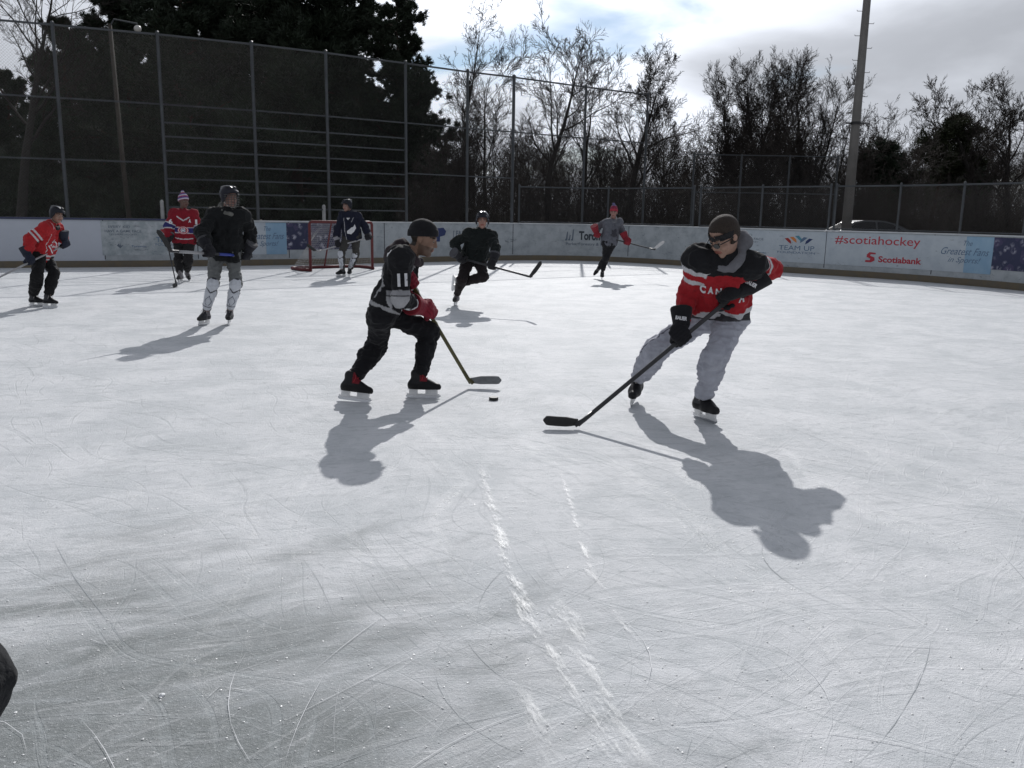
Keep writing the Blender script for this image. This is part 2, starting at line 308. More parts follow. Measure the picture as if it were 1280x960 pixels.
for pts, w_, am in (([(600, 585), (618, 640), (632, 700), (662, 770), (700, 840), (740, 900), (778, 955), (800, 1000)], .085, 1.), ([(690, 740), (720, 800), (745, 850), (790, 930), (820, 990)], .14, .8), ([(700, 590), (716, 640), (738, 715), (775, 780), (810, 815), (850, 850)], .06, .85), ([(612, 650), (628, 690), (650, 760), (655, 800)], .05, .8), ([(640, 850), (655, 870), (690, 950), (700, 990)], .13, .8), ([(845, 735), (880, 770), (905, 830), (916, 855)], .010, 1.), ([(1190, 850), (1225, 900), (1245, 950)], .012, .9), ([(520, 560), (560, 600), (600, 640)], .07, .4)):
    gp_ = np.array([G(*q)[:2] for q in pts]); ln_ = np.r_[0, np.cumsum(np.linalg.norm(np.diff(gp_, axis=0), axis=1))]; tt = np.arange(0, ln_[-1], .03); c = np.stack([np.interp(tt, ln_, gp_[:, 0]), np.interp(tt, ln_, gp_[:, 1])], 1)
    for _ in range(6): c[1:-1] = (c[:-2]+c[1:-1]*2+c[2:])/4
    for i in range(len(c)):
        d = unit(c[min(i+1, len(c)-1)]-c[max(i-1, 0)]); n_ = np.array([-d[1], d[0]]); f_ = am*min(1, i/6, (len(c)-1-i)/6)
        for j, e in enumerate((-1, 0, 1)): V.append((*(c[i]+n_*w_*.7*e), .0062+.0003*(len(F) % 7)*0+.0001*am)); C.append((1-abs(e), f_, 0))
        if i: k = len(V)-6; F += [(k, k+1, k+4, k+3), (k+1, k+2, k+5, k+4)]
label(obj('polished_skate_tracks', mesh_np('polished_skate_tracks', V, F, False, C), rf), 'refrozen skate tracks glinting in the sun in the middle foreground', 'skate tracks', kind='stuff')
# crumbs of shaved ice
r = np.random.default_rng(9); n = 11000; y = 1.7+9*r.random(n)**1.7; x = (r.random(n)-.5)*2*(y*.7+.5); s = .0009+.0038*r.random(n)**5; a = r.random(n)*6.28
cl = np.vstack([np.array([gx, gy]) for gx, gy in [(-1.2, 3.1)]])
V = np.zeros((n, 4, 3)); 
for j in range(3): V[:, j, 0] = x+s*np.cos(a+j*2.1)*(1+.6*r.random(n)); V[:, j, 1] = y+s*np.sin(a+j*2.1)*(1+.6*r.random(n)); V[:, j, 2] = .001
V[:, 3, 0] = x; V[:, 3, 1] = y; V[:, 3, 2] = .001+s*.9
b = np.arange(n)[:, None]*4; F = np.concatenate([b+[0, 1, 3], b+[1, 2, 3], b+[2, 0, 3]])
label(obj('ice_shavings', mesh_np('ice_shavings', V.reshape(-1, 3), F, False), snow), 'tiny white crumbs of shaved ice scattered on the rink', 'ice shavings', kind='stuff')
# larger lumps of snow
def lump(c, s, seed):
    bmz = bmesh.new(); bmesh.ops.create_icosphere(bmz, subdivisions=2, radius=s)
    for v in bmz.verts: v.co *= 1+.5*noise.noise(v.co/s*1.3+Vector((seed, 0, 0))); v.co.z = max(v.co.z*.6, -.2*s)
    me = bpy.data.meshes.new('snow_lump'); bmz.to_mesh(me); bmz.free(); return label(obj('snow_lump', me, snow, None, Matrix.Translation(Vector(c)+Vector((0, 0, s*.2)))), 'small white lump of snow lying on the bare ice in the left foreground', 'snow')
lump(G(202, 870), .010, 1)

# ------------------------------------------------------------------ boards
panelm = mat('board_plastic_scuffed', (.40, .43, .45), .45, var=.13, vscale=3.4, var2=(.28, .31, .33), bump=.1)
panelw = mat('board_plastic_clean', (.47, .50, .56), .4, var=.05, vscale=2)
def scuffs(m, th, c=(.06, .065, .08)):
    global N, L
    N, L = m.node_tree.nodes, m.node_tree.links; b_ = N['Principled BSDF']; src = b_.inputs['Base Color'].links[0].from_socket; t_ = nd('ShaderNodeTexCoord'); q_ = nd('ShaderNodeMapping'); q_.inputs['Scale'].default_value = (.55, .55, 1.6); L.new(t_.outputs['Object'], q_.inputs[0])
    a = noise_(q_.outputs[0], 6, 5, .75, 1.2); f_ = mr_(a, th, th+.07, 0., .55); L.new(mixc(f_, src, c), b_.inputs['Base Color'])
scuffs(panelm, .60); scuffs(panelw, .66, (.2, .22, .25))
kick = mat('kick_strip_yellow', (.15, .118, .075), .55, var=.25, vscale=5, var2=(.12, .105, .08))
capn = mat('board_cap_navy', (.03, .04, .09), .5, var=.2, vscale=4); capw = mat('board_cap_grey', (.5, .52, .54), .4, var=.2, vscale=3)
s_l, s_r = S(5)-8, sl_[-1]-6; HB = 1.17
boards = thing('rink_boards', B(S(640), .05), 'long curved white hockey rink boards carrying sponsor banners and a yellow kick strip', 'rink boards')
sA = S(128); sB = S(400)
strip('panel', s_l, sA, rect(0, .06, 0, HB), panelw, boards)
strip('panel', sA, s_r, rect(0, .06, 0, HB), panelm, boards)
strip('kick_strip', s_l, s_r, rect(-.014, -.001, 0.004, .165), kick, boards)
strip('cap_rail', s_l, S(250), rect(-.03, .09, HB+.002, HB+.05), capn, boards)
strip('cap_rail', S(250), s_r, rect(-.03, .09, HB+.002, HB+.035), capw, boards)
for px in (-40, 128, 245, 360, 480, 640, 785, 905, 1031, 1165, 1290):
    s = S(px) if px > 5 else S(5)-1.0
    strip('seam', s, s+.02, rect(-.004, -.001, .20, HB), 'darkprint', boards, step=.01)
# ad banners: thin vinyl sheets on the boards
def vinyl(name, c1, c2, var): return mat(name, c1, .5, var=var, vscale=2.5, var2=c2)
gm1 = mat('banner_vinyl_scuffed', (.30, .34, .36), .5, var=.2, vscale=5, var2=(.48, .51, .53), bump=.1)
scuffs(gm1, .57)
gm2 = mat('banner_vinyl_white', (.47, .52, .56), .5, var=.1, vscale=3, var2=(.40, .45, .50))
scuffs(gm2, .61)
blue = mat('banner_vinyl_blue', (.22, .36, .50), .5, var=.1, vscale=2, var2=(.30, .44, .56))
collage = bpy.data.materials.new('fan_photo_collage'); collage.use_nodes = True; N, L = collage.node_tree.nodes, collage.node_tree.links; pb = N['Principled BSDF']; pb.inputs['Roughness'].default_value = .5
tc = nd('ShaderNodeTexCoord'); v1 = nd('ShaderNodeTexVoronoi', i_Scale=5.5); L.new(tc.outputs['Object'], v1.inputs['Vector']); n1 = nd('ShaderNodeTexNoise', i_Scale=14, i_Detail=5); L.new(tc.outputs['Object'], n1.inputs['Vector'])
f = math_('MULTIPLY', mr_(v1.outputs['Distance'], .05, .55, 1., 0.), mr_(n1.outputs[0], .4, .6)); c = mixc(f, (.02, .025, .07), (.42, .42, .5)); c = mixc(mr_(v1.outputs['Color'], .5, .9, 0., .35), c, (.10, .07, .16)); L.new(c, pb.inputs['Base Color'])
def banner(s0, s1, m, z0=.30, z1=HB-.02, off=-.009): return strip('banner', s0, s1, rect(off, off+.006, z0, z1), m, boards, step=.2)
def font_mesh(txt, shear=0., space=1., bold=0.):
    c = bpy.data.curves.new('t', 'FONT'); c.body = txt; c.size = 1; c.shear = shear; c.space_character = space; c.offset = bold; c.resolution_u = 4
    o = bpy.data.objects.new('t', c); col.objects.link(o); dg = bpy.context.evaluated_depsgraph_get(); me = bpy.data.meshes.new_from_object(o.evaluated_get(dg)); bpy.data.objects.remove(o)
    bmz = bmesh.new(); bmz.from_mesh(me); bmesh.ops.triangulate(bmz, faces=bmz.faces[:]); V = np.array([v.co[:] for v in bmz.verts]); F = [tuple(v.index for v in f.verts) for f in bmz.faces]; bmz.free()
    return V, F
def board_text(txt, s0, s1, z0, z1, m, name='lettering', off=-.012, **k):
    V, F = font_mesh(txt, **k); a, b = V.min(0), V.max(0)
    P = [tuple(B(s0+(v[0]-a[0])/(b[0]-a[0])*(s1-s0), off, z0+(v[1]-a[1])/(b[1]-a[1])*(z1-z0))) for v in V]
    me = bpy.data.meshes.new(name); me.from_pydata(P, [], F); me.update(); return obj(name, me, m, boards)
def board_poly(polys, s0, z0, w, h, m, name='emblem', off=-.013):
    vv, ff = [], []
    for p in polys:
        k = len(vv); vv += [tuple(B(s0+x*w, off, z0+y*h)) for x, y in p]; ff.append(tuple(range(k, k+len(p))))
    me = bpy.data.meshes.new(name); me.from_pydata(vv, [], ff); me.update(); return obj(name, me, m, boards)
def disc(cx, cy, r, n=14, ry=None): return [(cx+r*math.cos(t), cy+(ry or r)*math.sin(t)) for t in np.linspace(0, 2*math.pi, n, endpoint=False)]
navy = mat('navy_print', (.02, .035, .12), .6); redp = mat('crimson_print', (.42, .03, .05), .6); teal = mat('teal_print', (.08, .25, .33), .6); greyp = mat('grey_print', (.12, .15, .19), .6); orange = mat('orange_print', (.6, .2, .05), .6); dkred = mat('dark_red_print', (.30, .02, .02), .6)
lblue = mat('faded_blue_print', (.10, .16, .25), .6)
def team_up(px0, px1, m1):
    a, b = S(px0), S(px1); w = b-a
    banner(S(px0-3) if False else a-(b-a)*.02, b+(b-a)*.02, m1)
    board_text('EVERY KID', a+w*.06, a+w*.30, .98, 1.04, greyp); board_text('HAVE A GAME FACE', a+w*.02, a+w*.42, .87, .935, greyp, bold=.01); board_text('LETS PLAY HOCKEY', a+w*.07, a+w*.37, .80, .84, greyp)
    board_poly([[(0, .5), (.3, .9), (.4, .5), (.5, 1), (.6, .5), (1, .6), (.7, .3), (.55, .1), (.5, 0), (.3, .2)]], a+w*.14, .47, .16, .14, greyp)
    board_text('Toronto', a+w*.30, a+w*.46, .50, .55, lblue, bold=.02)
    x = a+w*.60
    for i, mm in enumerate((dkred, orange, teal, lblue, navy)): board_poly([[(0, 0), (.4, .3), (1, 1), (.5, 1.1), (.1, .6)] if i > 2 else [(1, 0), (.6, .3), (0, 1), (.5, 1.1), (.9, .6)]], x+w*(.03+i*.05), .80+.035*(2-abs(2-i)), w*.07, .15, mm)
    board_text('TEAM UP', a+w*.58, a+w*.92, .63, .76, lblue, bold=.0); board_text('FOUNDATION', a+w*.57, a+w*.93, .54, .60, lblue)
team_up(128, 240, gm1)
def greatest(px0, pxm, px1, txt1=.0):
    a, b, c_ = S(px0), S(pxm), S(px1); w = b-a
    banner(a, a+w*.5, gm2); banner(a+w*.5+.002, b, blue); banner(b+.002, c_, collage, .42)
    board_text('The', a+w*.46, a+w*.62, .93, 1.05, lblue, shear=.4); board_text('Greatest Fans', a+w*.06, a+w*.94, .71, .88, lblue, shear=.45); board_text('in Sports!', a+w*.20, a+w*.80, .49, .66, lblue, shear=.45)
greatest(305, 358, 442)
# dark blue emblem and boxed lettering beyond the skaters
a = S(540); board_poly([[(0, .3), (.25, .3), (.25, 0), (.55, 0), (.55, .35), (.9, .45), (1, .75), (.8, 1), (.3, .95), (.3, .6), (0, .6)]], a, .62, .5, .42, navy)
board_text('[ EA ]', S(566), S(579), .74, .95, greyp, bold=.015)
# city banner
a, b = S(705), S(752)
for x0, x1, h in ((0, .18, .8), (.26, .4, .5), (.5, .66, 1.)): board_poly([[(x0, 0), (x1, 0), (x1+.05, h), (x1-.03, h), (x0+.06, .15), (x0, .15)]], a+.02, .66, .40, .36, greyp)
board_text('Toronto', S(723), S(759), .68, .97, mat('city_print', (.03, .04, .05), .6), bold=.035); board_text('Parks, Forestry & Rec', S(707), S(759), .48, .60, greyp)
team_up(905, 1028, gm2)
a = S(1032); banner(a, S(1172), gm2)
board_text('#scotiahockey', S(1042), S(1149), .80, 1.08, redp, bold=.004); board_text('Scotiabank', S(1098), S(1153), .42, .58, redp, bold=.03)
board_poly([[(.1, .75), (.35, 1), (1, .95), (1, .8), (.5, .8), (.45, .65), (.9, .5), (.95, .2), (.6, 0), (0, 0), (0, .2), (.45, .2), (.5, .38), (.1, .5)]], S(1083), .41, .26, .26, redp)
greatest(1172, 1240, 1330)
# emergency-gate hardware: small white standing bits above the boards
for px, pz in ((408, 1.62), (205, 1.66)):
    s = S(px); mb = MB(); p = B(s, .16); mb.tube([p, p+[0, 0, pz]], .05, 8); mb.tube([p+[0, 0, pz], p+[0, 0, pz+.04]], [.05, .02], 8)
    label(obj('bollard', mb.mesh('bollard'), mat('weathered_white_post', (.3, .3, .3), .7, var=.3)), 'short pale post standing behind the boards '+('above the goal' if px > 300 else 'beside the striped-beanie skater'), 'post')

# ------------------------------------------------------------------ fences
def wire_sheet(poly, z0, z1, pitch=.052, r=.0014, seg=.9):
    """woven diamonds: two families of diagonal wires on a vertical sheet following poly [(x,y)...]"""
    poly = np.array(poly, float); ln = np.r_[0, np.cumsum(np.linalg.norm(np.diff(poly, axis=0), axis=1))]; Ltot = ln[-1]; Hh = z1-z0
    p = []; q = []; stp = pitch*math.sqrt(2)
    for sgn in (1, -1):
        for c0 in np.arange(-Hh, Ltot, stp):
            a0 = max(c0, 0); a1 = min(c0+Hh, Ltot)
            if a1-a0 < .02: continue
            n = max(1, int((a1-a0)/seg)); t = np.linspace(a0, a1, n+1); zz_ = (t-c0) if sgn > 0 else Hh-(t-c0)
            pts = np.stack([np.interp(t, ln, poly[:, 0]), np.interp(t, ln, poly[:, 1]), z0+zz_], 1); p.append(pts[:-1]); q.append(pts[1:])
    return tubes_np(np.concatenate(p), np.concatenate(q), r, r, 3)
def tubes_np(A, Bp, ra, rb, n=3):
    """many straight tapered n-sided tubes at once"""
    A = np.asarray(A, float); Bp = np.asarray(Bp, float); m = len(A); ra = np.broadcast_to(ra, (m,)); rb = np.broadcast_to(rb, (m,))
    d = Bp-A; d /= np.linalg.norm(d, axis=1)[:, None]+1e-9; ref = np.where(np.abs(d[:, 2:3]) < .9, [[0, 0, 1.]], [[1., 0, 0]]); u = np.cross(d, ref); u /= np.linalg.norm(u, axis=1)[:, None]; v = np.cross(d, u)
    V = np.zeros((m, 2*n, 3))
    for j in range(n):
        t = 2*math.pi*j/n+.4; o = u*math.cos(t)+v*math.sin(t); V[:, j] = A+o*ra[:, None]; V[:, n+j] = Bp+o*rb[:, None]
    b = (np.arange(m)*2*n)[:, None]; F = np.concatenate([b+[j, (j+1) % n, n+(j+1) % n, n+j] for j in range(n)]); return V.reshape(-1, 3), F
def pipe(name, a, b, r, parent, m='galv', n=8, capr=None):
    mb = MB(); mb.tube([a, b], r, n)
    if capr: b = np.array(b, float); mb.tube([b, b+[0, 0, .03], b+[0, 0, .06]], [r*1.25, r*1.1, r*.3], n)
    return obj(name, mb.mesh(name, False), m, parent)
HT = 5.75
pos = [B(S(5)-5.6, .14), B(S(5)-3.1, .14), B(S(5)-.7, .14)]+[B(S(x), .14) for x in (86, 212, 325.5, 415, 511, 586, 641)]
pos += [np.array([2.33, 30.35, 0]), np.array([4.66, 31.95, 0])]
tf = thing('tall_chain_link_fence', pos[5], 'tall galvanised chain-link fence on round posts rising behind the left boards', 'fence')
for i, p in enumerate(pos): pipe('post', p-[0, 0, .06], p+[0, 0, HT], .042 if i != 9 else .05, tf, capr=True)
for i in range(len(pos)-1):
    a, b = pos[i], pos[i+1]; e = unit(b-a)*.045
    zs = [HT-.03, 4.06]; zs.append(2.62) if i < 9 else None
    if i in (4, 5, 6): zs += [3.62, 3.28, 2.93, 2.58, 2.23, 1.88, 1.52]; zs.remove(2.62)
    for z in zs: pipe('rail', a+e+[0, 0, z], b-e+[0, 0, z], .021 if z != HT-.03 else .027, tf, n=6)
V, F = wire_sheet([p[:2]+np.array([.02, .06]) for p in pos[:10]], 1.2, HT-.05); obj('wire_mesh', mesh_np('wire_mesh', V, F, False), 'mesh', tf)
V, F = wire_sheet([p[:2]+np.array([.02, .06]) for p in pos[9:]], .1, HT-.05, pitch=.06); obj('wire_mesh', mesh_np('wire_mesh', V, F, False), 'mesh', tf)
# low fence following the curved corner
HL = 2.36; lf = thing('low_chain_link_fence', B(S(865), .12), 'low chain-link fence on top of the curved boards, right of the tall fence', 'fence')
lp = [649, 757, 861, 869, 945, 1030, 1037, 1115, 1192, 1270]; ls = [S(x) for x in lp]+[S(1270)+2.4, S(1270)+4.8, S(1270)+7.2]
for s in ls: pipe('post', B(s, .12, HB-.9), B(s, .12, HL+.02), .03, lf, capr=True)
for a, b in zip(ls[:-1], ls[1:]):
    if b-a < .4: continue
    for z, rr in ((HL, .024), (1.24, .02)):
        mb = MB(); mb.tube([B(s, .12, z) for s in np.linspace(a+.03, b-.03, 6)], rr, 6); obj('rail', mb.mesh('rail'), 'galv', lf)
V, F = wire_sheet([B(s, .15)[:2] for s in np.linspace(ls[0], ls[-1], 60)], 1.24, HL-.02); obj('wire_mesh', mesh_np('wire_mesh', V, F, False), 'mesh', lf)
# distant court fence
cf = thing('court_fence', (14, 40, 0), 'distant tall chain-link court fence half hidden by bare trees behind the curved boards', 'fence')
cp = [at(x, 230, 40) for x in (866, 925, 985, 1045)]
for p in cp: pipe('post', (p[0], 40, -.06), (p[0], 40, 4.3), .045, cf)
for a, b in zip(cp[:-1], cp[1:]):
    for z in (4.25, 2.6): pipe('rail', (a[0]+.05, 40, z), (b[0]-.05, 40, z), .025, cf, n=6)
V, F = wire_sheet([(p[0], 40.06) for p in cp], .05, 4.25, pitch=.07, r=.002); obj('wire_mesh', mesh_np('wire_mesh', V, F, False), 'mesh', cf)

# ------------------------------------------------------------------ goal
A_ = G(388.4, 339.6); B_ = G(465.6, 337.2); un = unit(B_-A_); dn = np.array([-un[1], un[0], 0.]); A_[2] = B_[2] = 0
gl = thing('hockey_goal', (A_+B_)/2, 'red tubular hockey goal with thin white netting in front of the boards', 'hockey goal')
mb = MB(); mb.tube([A_, A_+[0, 0, 1.16], A_+un*.02+[0, 0, 1.205], A_+un*.07+[0, 0, 1.22], B_-un*.07+[0, 0, 1.22], B_-un*.02+[0, 0, 1.205], B_+[0, 0, 1.16], B_], .036, 10); obj('goal_mouth_frame', mb.mesh('goal_mouth_frame', True), 'redpaint', gl)
Ct = (A_+B_)/2
mb = MB(); base = [A_-un*.02+[0, 0, .04], A_-un*.12+dn*.25+[0, 0, .04], A_-un*.10+dn*.85+[0, 0, .04], A_+un*.25+dn*1.05+[0, 0, .04], Ct+dn*.98+[0, 0, .04], B_-un*.25+dn*1.05+[0, 0, .04], B_+un*.10+dn*.85+[0, 0, .04], B_+un*.12+dn*.25+[0, 0, .04], B_+un*.02+[0, 0, .04]]
mb.tube(base, .04, 8); obj('base_frame', mb.mesh('base_frame', True), 'redpaint', gl)
mb = MB(); mb.tube([A_+un*.6+[0, 0, 1.21], Ct+dn*.98+[0, 0, .06]], .02, 8); obj('back_brace', mb.mesh('back_brace'), 'redpaint', gl)
def base_pt(t):
    k = t*(len(base)-1); i = min(int(k), len(base)-2); return base[i]+(base[i+1]-base[i])*(k-i)
top_pt = lambda t: A_+un*(.03+(np.linalg.norm(B_-A_)-.06)*t)+[0, 0, 1.2]
SP = lambda t, v: top_pt(t)*(1-v)+base_pt(t)*v+dn*.10*math.sin(math.pi*v)*math.sin(math.pi*t)
a_, b_ = [], []
for t in np.linspace(0, 1, 60): q_ = [SP(t, v) for v in np.linspace(0, 1, 9)]; a_ += q_[:-1]; b_ += q_[1:]
for v in np.linspace(0, 1, 24)[1:-1]: q_ = [SP(t, v) for t in np.linspace(0, 1, 30)]; a_ += q_[:-1]; b_ += q_[1:]
V, F = tubes_np(a_, b_, .0022, .0022, 3); obj('net', mesh_np('net', V, F, False), mat('white_net_twine', (.42, .42, .42), .9), gl)
# puck
mb = MB(); pc = G(617, 500); 
mb.tube([pc+[0, 0, .0005], pc+[0, 0, .003], pc+[0, 0, .0225], pc+[0, 0, .0255]], [.0365, .0381, .0381, .0365], 24); label(obj('puck', mb.mesh('puck'), 'rubber'), 'black rubber puck lying on the ice before the grey stick blade', 'puck')

# ------------------------------------------------------------------ tall light pole, car, lamp
pp = np.array([at(1062, 240, 33)[0], 33, 0]); lpz = thing('floodlight_pole', pp, 'tall grey floodlight pole with climbing pegs behind the right boards', 'light pole')
mb = MB(); mb.tube([pp+[0, 0, z] for z in (-.05, 5, 10, 18)], [.19, .16, .128, .09], 20); obj('shaft', mb.mesh('shaft', True), 'pole', lpz)
mb = MB(); mb.tube([pp+[0, 0, 4.93], pp+[0, 0, 5.03]], .185, 16); mb.box(pp+[-.28, 0, 4.98], (.2, .08, .05)); mb.box(pp+[.27, 0, 4.98], (.2, .06, .04)); obj('clamp_band', mb.mesh('clamp_band'), 'black', lpz)
for i, z in enumerate(np.arange(5.5, 16, .42)):
    s = 1 if i % 2 else -1; mb = MB(); rr = .16-.0035*(z-5); mb.tube([pp+[s*(rr-.02), 0, z], pp+[s*(rr+.17), 0, z], pp+[s*(rr+.18), 0, z+.04]], .011, 6); obj('climbing_peg', mb.mesh('climbing_peg'), 'pole', lpz)
mb = MB(); mb.box(pp+[0, 0, 17.9], (2.4, .1, .1)); 
for x in (-1, -.35, .35, 1): mb.box(pp+[x, -.2, 18.1], (.45, .3, .35))
obj('floodlight_head', mb.mesh('floodlight_head'), 'black', lpz)
q = np.array([at(158, 200, 31)[0], 31, 0]); wp = thing('lamp_post', q, 'slim brown lamp post with a round lamp behind the tall fence on the left', 'lamp post')
mb = MB(); mb.tube([q-[0, 0, .05], q+[-.15, 0, 3.5], q+[-.25, 0, 7.6]], [.085, .075, .06], 10); obj('shaft', mb.mesh('shaft', True), 'wood', wp)
h = at(172, 36, 31); mb = MB(); mb.tube([q+[-.25, 0, 7.5], q+[-.1, 0, 7.75], h+[0, 0, .16]], .03, 8); obj('arm', mb.mesh('arm'), 'galv', wp)
bmz = bmesh.new(); bmesh.ops.create_uvsphere(bmz, u_segments=16, v_segments=10, radius=.12, matrix=Matrix.Translation(Vector(h))); me = bpy.data.meshes.new('lamp_globe'); bmz.to_mesh(me); bmz.free(); me.polygons.foreach_set('use_smooth', [True]*len(me.polygons)); obj('lamp_globe', me, mat('frosted_globe', (.5, .48, .45), .4), wp)

def car(cx, cy):
    root = thing('parked_car', (cx, cy, 0), 'silver car parked beyond the boards, partly behind the light pole', 'car')
    # side profile (x forward = left in the photo), z
    low = [(-2.25, .35), (-2.28, .62), (-2.2, .92), (-1.55, 1.0), (1.15, .98), (1.9, .86), (2.22, .7), (2.28, .42), (2.2, .28), (-2.15, .28)]
    top = [(-1.75, .99), (-1.0, 1.36), (-.55, 1.47), (.25, 1.47), (.65, 1.40), (1.35, .975)]
    def ext(prof, w0, w1, zmid, zt):
        m = MB(); n = len(prof); f = lambda x, y, z: (cx-x, cy+y*(w0+(w1-w0)*max(0, min(1, (z-zmid)/(zt-zmid)))), z)
        for s in (-1, 1): m.poly([f(x, s, z) for x, z in (prof if s < 0 else prof[::-1])])
        for i in range(n):
            a, b = prof[i], prof[(i+1) % n]; m.poly([f(a[0], -1, a[1]), f(a[0], 1, a[1]), f(b[0], 1, b[1]), f(b[0], -1, b[1])])
        return m
    paint = mat('car_paint_silver', (.035, .037, .042), .4, metal=.2)
    body = obj('body', ext(low, .9, .86, .9, 1.0).mesh('body'), paint, root); mod = body.modifiers.new('b', 'BEVEL'); mod.width = .05; mod.segments = 3
    cab = obj('roof', ext(top, .84, .62, 1.0, 1.47).mesh('roof'), paint, root); mod = cab.modifiers.new('b', 'BEVEL'); mod.width = .05; mod.segments = 3
    gls = mat('car_glass', (.01, .011, .013), .12, spec=.2)
    def win(pts, s): # on side
        m = MB(); f = lambda x, z, o: (cx-x, cy+s*(.84+(.62-.84)*((z-1.0)/.47)+o), z); m.poly([f(x, z, .012) for x, z in pts][::-s]); m.poly([f(x, z, .004) for x, z in pts][::s]); return m
    for s in (-1, 1):
        obj('side_window', win([(-1.35, 1.04), (-.85, 1.34), (-.50, 1.41), (-.28, 1.41), (-.28, 1.04)], s).mesh('side_window'), gls, root); obj('side_window', win([(-.2, 1.04), (-.2, 1.41), (.24, 1.41), (.58, 1.35), (1.08, 1.04)], s).mesh('side_window'), gls, root)
        for x in (-1.4, 1.4):
            m = MB(); m.tube([(cx-x, cy+s*.68, .32), (cx-x, cy+s*.9, .32)], .32, 24); wh = obj('wheel', m.mesh('wheel'), 'rubber', root)
            m = MB(); m.tube([(cx-x, cy+s*.885, .32), (cx-x, cy+s*.91, .32)], .2, 16); obj('rim', m.mesh('rim'), 'steel', wh)
        m = MB(); m.box((cx-2.25, cy+s*.65, .68), (.06, .3, .12)); obj('headlight', m.mesh('headlight'), 'whiteplastic', root)
        m = MB(); m.box((cx+2.25, cy+s*.65, .75), (.06, .3, .12)); obj('tail_light', m.mesh('tail_light'), 'redpaint', root)
        m = MB(); m.box((cx-.98, cy+s*1.0, 1.04), (.12, .2, .13)); obj('wing_mirror', m.mesh('wing_mirror'), paint, root)
    m = MB(); m.poly([(cx+1.66, cy-.72, 1.045), (cx+1.66, cy+.72, 1.045), (cx+1.05, cy+.6, 1.345), (cx+1.05, cy-.6, 1.345)]); obj('rear_window', m.mesh('rear_window'), gls, root)
    m = MB(); m.poly([(cx-1.27, cy-.72, 1.035), (cx-.73, cy-.6, 1.36), (cx-.73, cy+.6, 1.36), (cx-1.27, cy+.72, 1.035)]); obj('windscreen', m.mesh('windscreen'), gls, root)
car(at(1080, 275, 35.2)[0], 35.2)
# ------------------------------------------------------------------ trees
def grow(r, start, d, length, rad, level, P, out):
    """random limb; out[level] collects (A, B, ra, rb) segments"""
    n = max(2, int(P['seg'][level])); p = np.array(start, float); d = unit(d); pts = [p]; rr = [rad]
    for i in range(n):
        d = unit(d+r.normal(size=3)*P['wob'][level]+np.array([0, 0, P['trop'][level]])); p = p+d*length/n; pts.append(p); rr.append(rad*(1-(1-P['tip'][level])*(i+1)/n))
    for i in range(n): out[level].append((pts[i], pts[i+1], rr[i], rr[i+1]))
    if level+1 >= len(P['n']): return
    k = P['n'][level+1]; k = int(k*(.75+.5*r.random())); t0 = P['t0'][level+1]
    for j in range(k):
        t = t0+(1-t0)*((j+r.random())/k)**P.get('pow', .9); x = min(t*n, n-1e-3); i = int(x); q = pts[i]+(pts[i+1]-pts[i])*(x-i); rl = rr[i]+(rr[i+1]-rr[i])*(x-i)
        dd = unit(pts[i+1]-pts[i]); a = unit(np.cross(dd, r.normal(size=3))); an = P['ang'][level+1]*(.75+.5*r.random()); nd_ = dd*math.cos(an)+a*math.sin(an)
        ll = length*P['len'][level+1]*(.6+.6*r.random())*(1-.45*(t-t0)/(1-t0+1e-6) if level == 0 else 1-.3*t)
        grow(r, q, nd_, ll, min(rl*P['rad'][level+1], ll*.03+.004), level+1, P, out)
def seg_mesh(name, segs, n, rmin=0.):
    a = np.array([s[0] for s in segs]); b = np.array([s[1] for s in segs]); ra = np.maximum([s[2] for s in segs], rmin); rb = np.maximum([s[3] for s in segs], rmin)
    V, F = tubes_np(a, b+(b-a)*.03, ra, rb, n); return mesh_np(name, V, F, n > 4)
BARE = dict(n=[1, 13, 9, 7, 6], seg=[9, 6, 4, 3, 2], wob=[.07, .15, .15, .13, .12], trop=[.05, .10, .06, .05, .04], tip=[.07, .12, .2, .3, .5], t0=[0, .28, .2, .15, .15], ang=[0, .75, .62, .55, .5], len=[1, .50, .5, .52, .55], rad=[1, .5, .5, .5, .6])
def bare_tree(seed, h, rad, **k):
    P = dict(BARE); P.update(k); r = np.random.default_rng(seed); out = [[] for _ in P['n']]
    st_ = k.get('stems', 1)
    for i in range(st_):
        a = r.random()*6.28; ln = .05 if st_ == 1 else .28
        grow(r, (math.cos(a)*.2*(st_ > 1), math.sin(a)*.2*(st_ > 1), -.1), (math.cos(a)*ln, math.sin(a)*ln, 1), h*(1 if i == 0 else .8+.2*r.random())*.92, rad*(1 if i == 0 else .75), 0, P, out)
    t = seg_mesh('trunk', out[0]+out[1], 7); c = seg_mesh('crown', [s for o in out[2:] for s in o], 3, .0085)
    return t, c
TREE_PROTO = {}
def put_tree(kind, seed, x, y, h, rad, lab, cat, group, rot=0., protoh=None, **k):
    key = (kind, seed)
    if key not in TREE_PROTO:
        if kind == 'bare': TREE_PROTO[key] = (*bare_tree(seed, h, rad, **k), h)
        else: TREE_PROTO[key] = (*pine(seed, h, rad, **k), h)
    t, c, h0 = TREE_PROTO[key]; co_ = np.empty(len(c.vertices)*3, np.float32); c.vertices.foreach_get('co', co_); s = h/np.percentile(co_[2::3], 99.6)
    Mw = Matrix.Translation((x, y, -.06)) @ Matrix.Rotation(rot, 4, 'Z') @ Matrix.Scale(s, 4)
    o = bpy.data.objects.new('bare_tree' if kind == 'bare' else 'pine_tree', None); link(o, None, Mw); label(o, lab, cat, group)
    obj('trunk', t, 'bark' if kind == 'bare' else 'pinebark', o, Mw); obj('crown', c, 'twig' if kind == 'bare' else k.get('nm', 'needle'), o, Mw)
def X(px, Y): return at(px, 260, Y)[0]
def Hh(px, py, Y): return at(px, py, Y)[2]
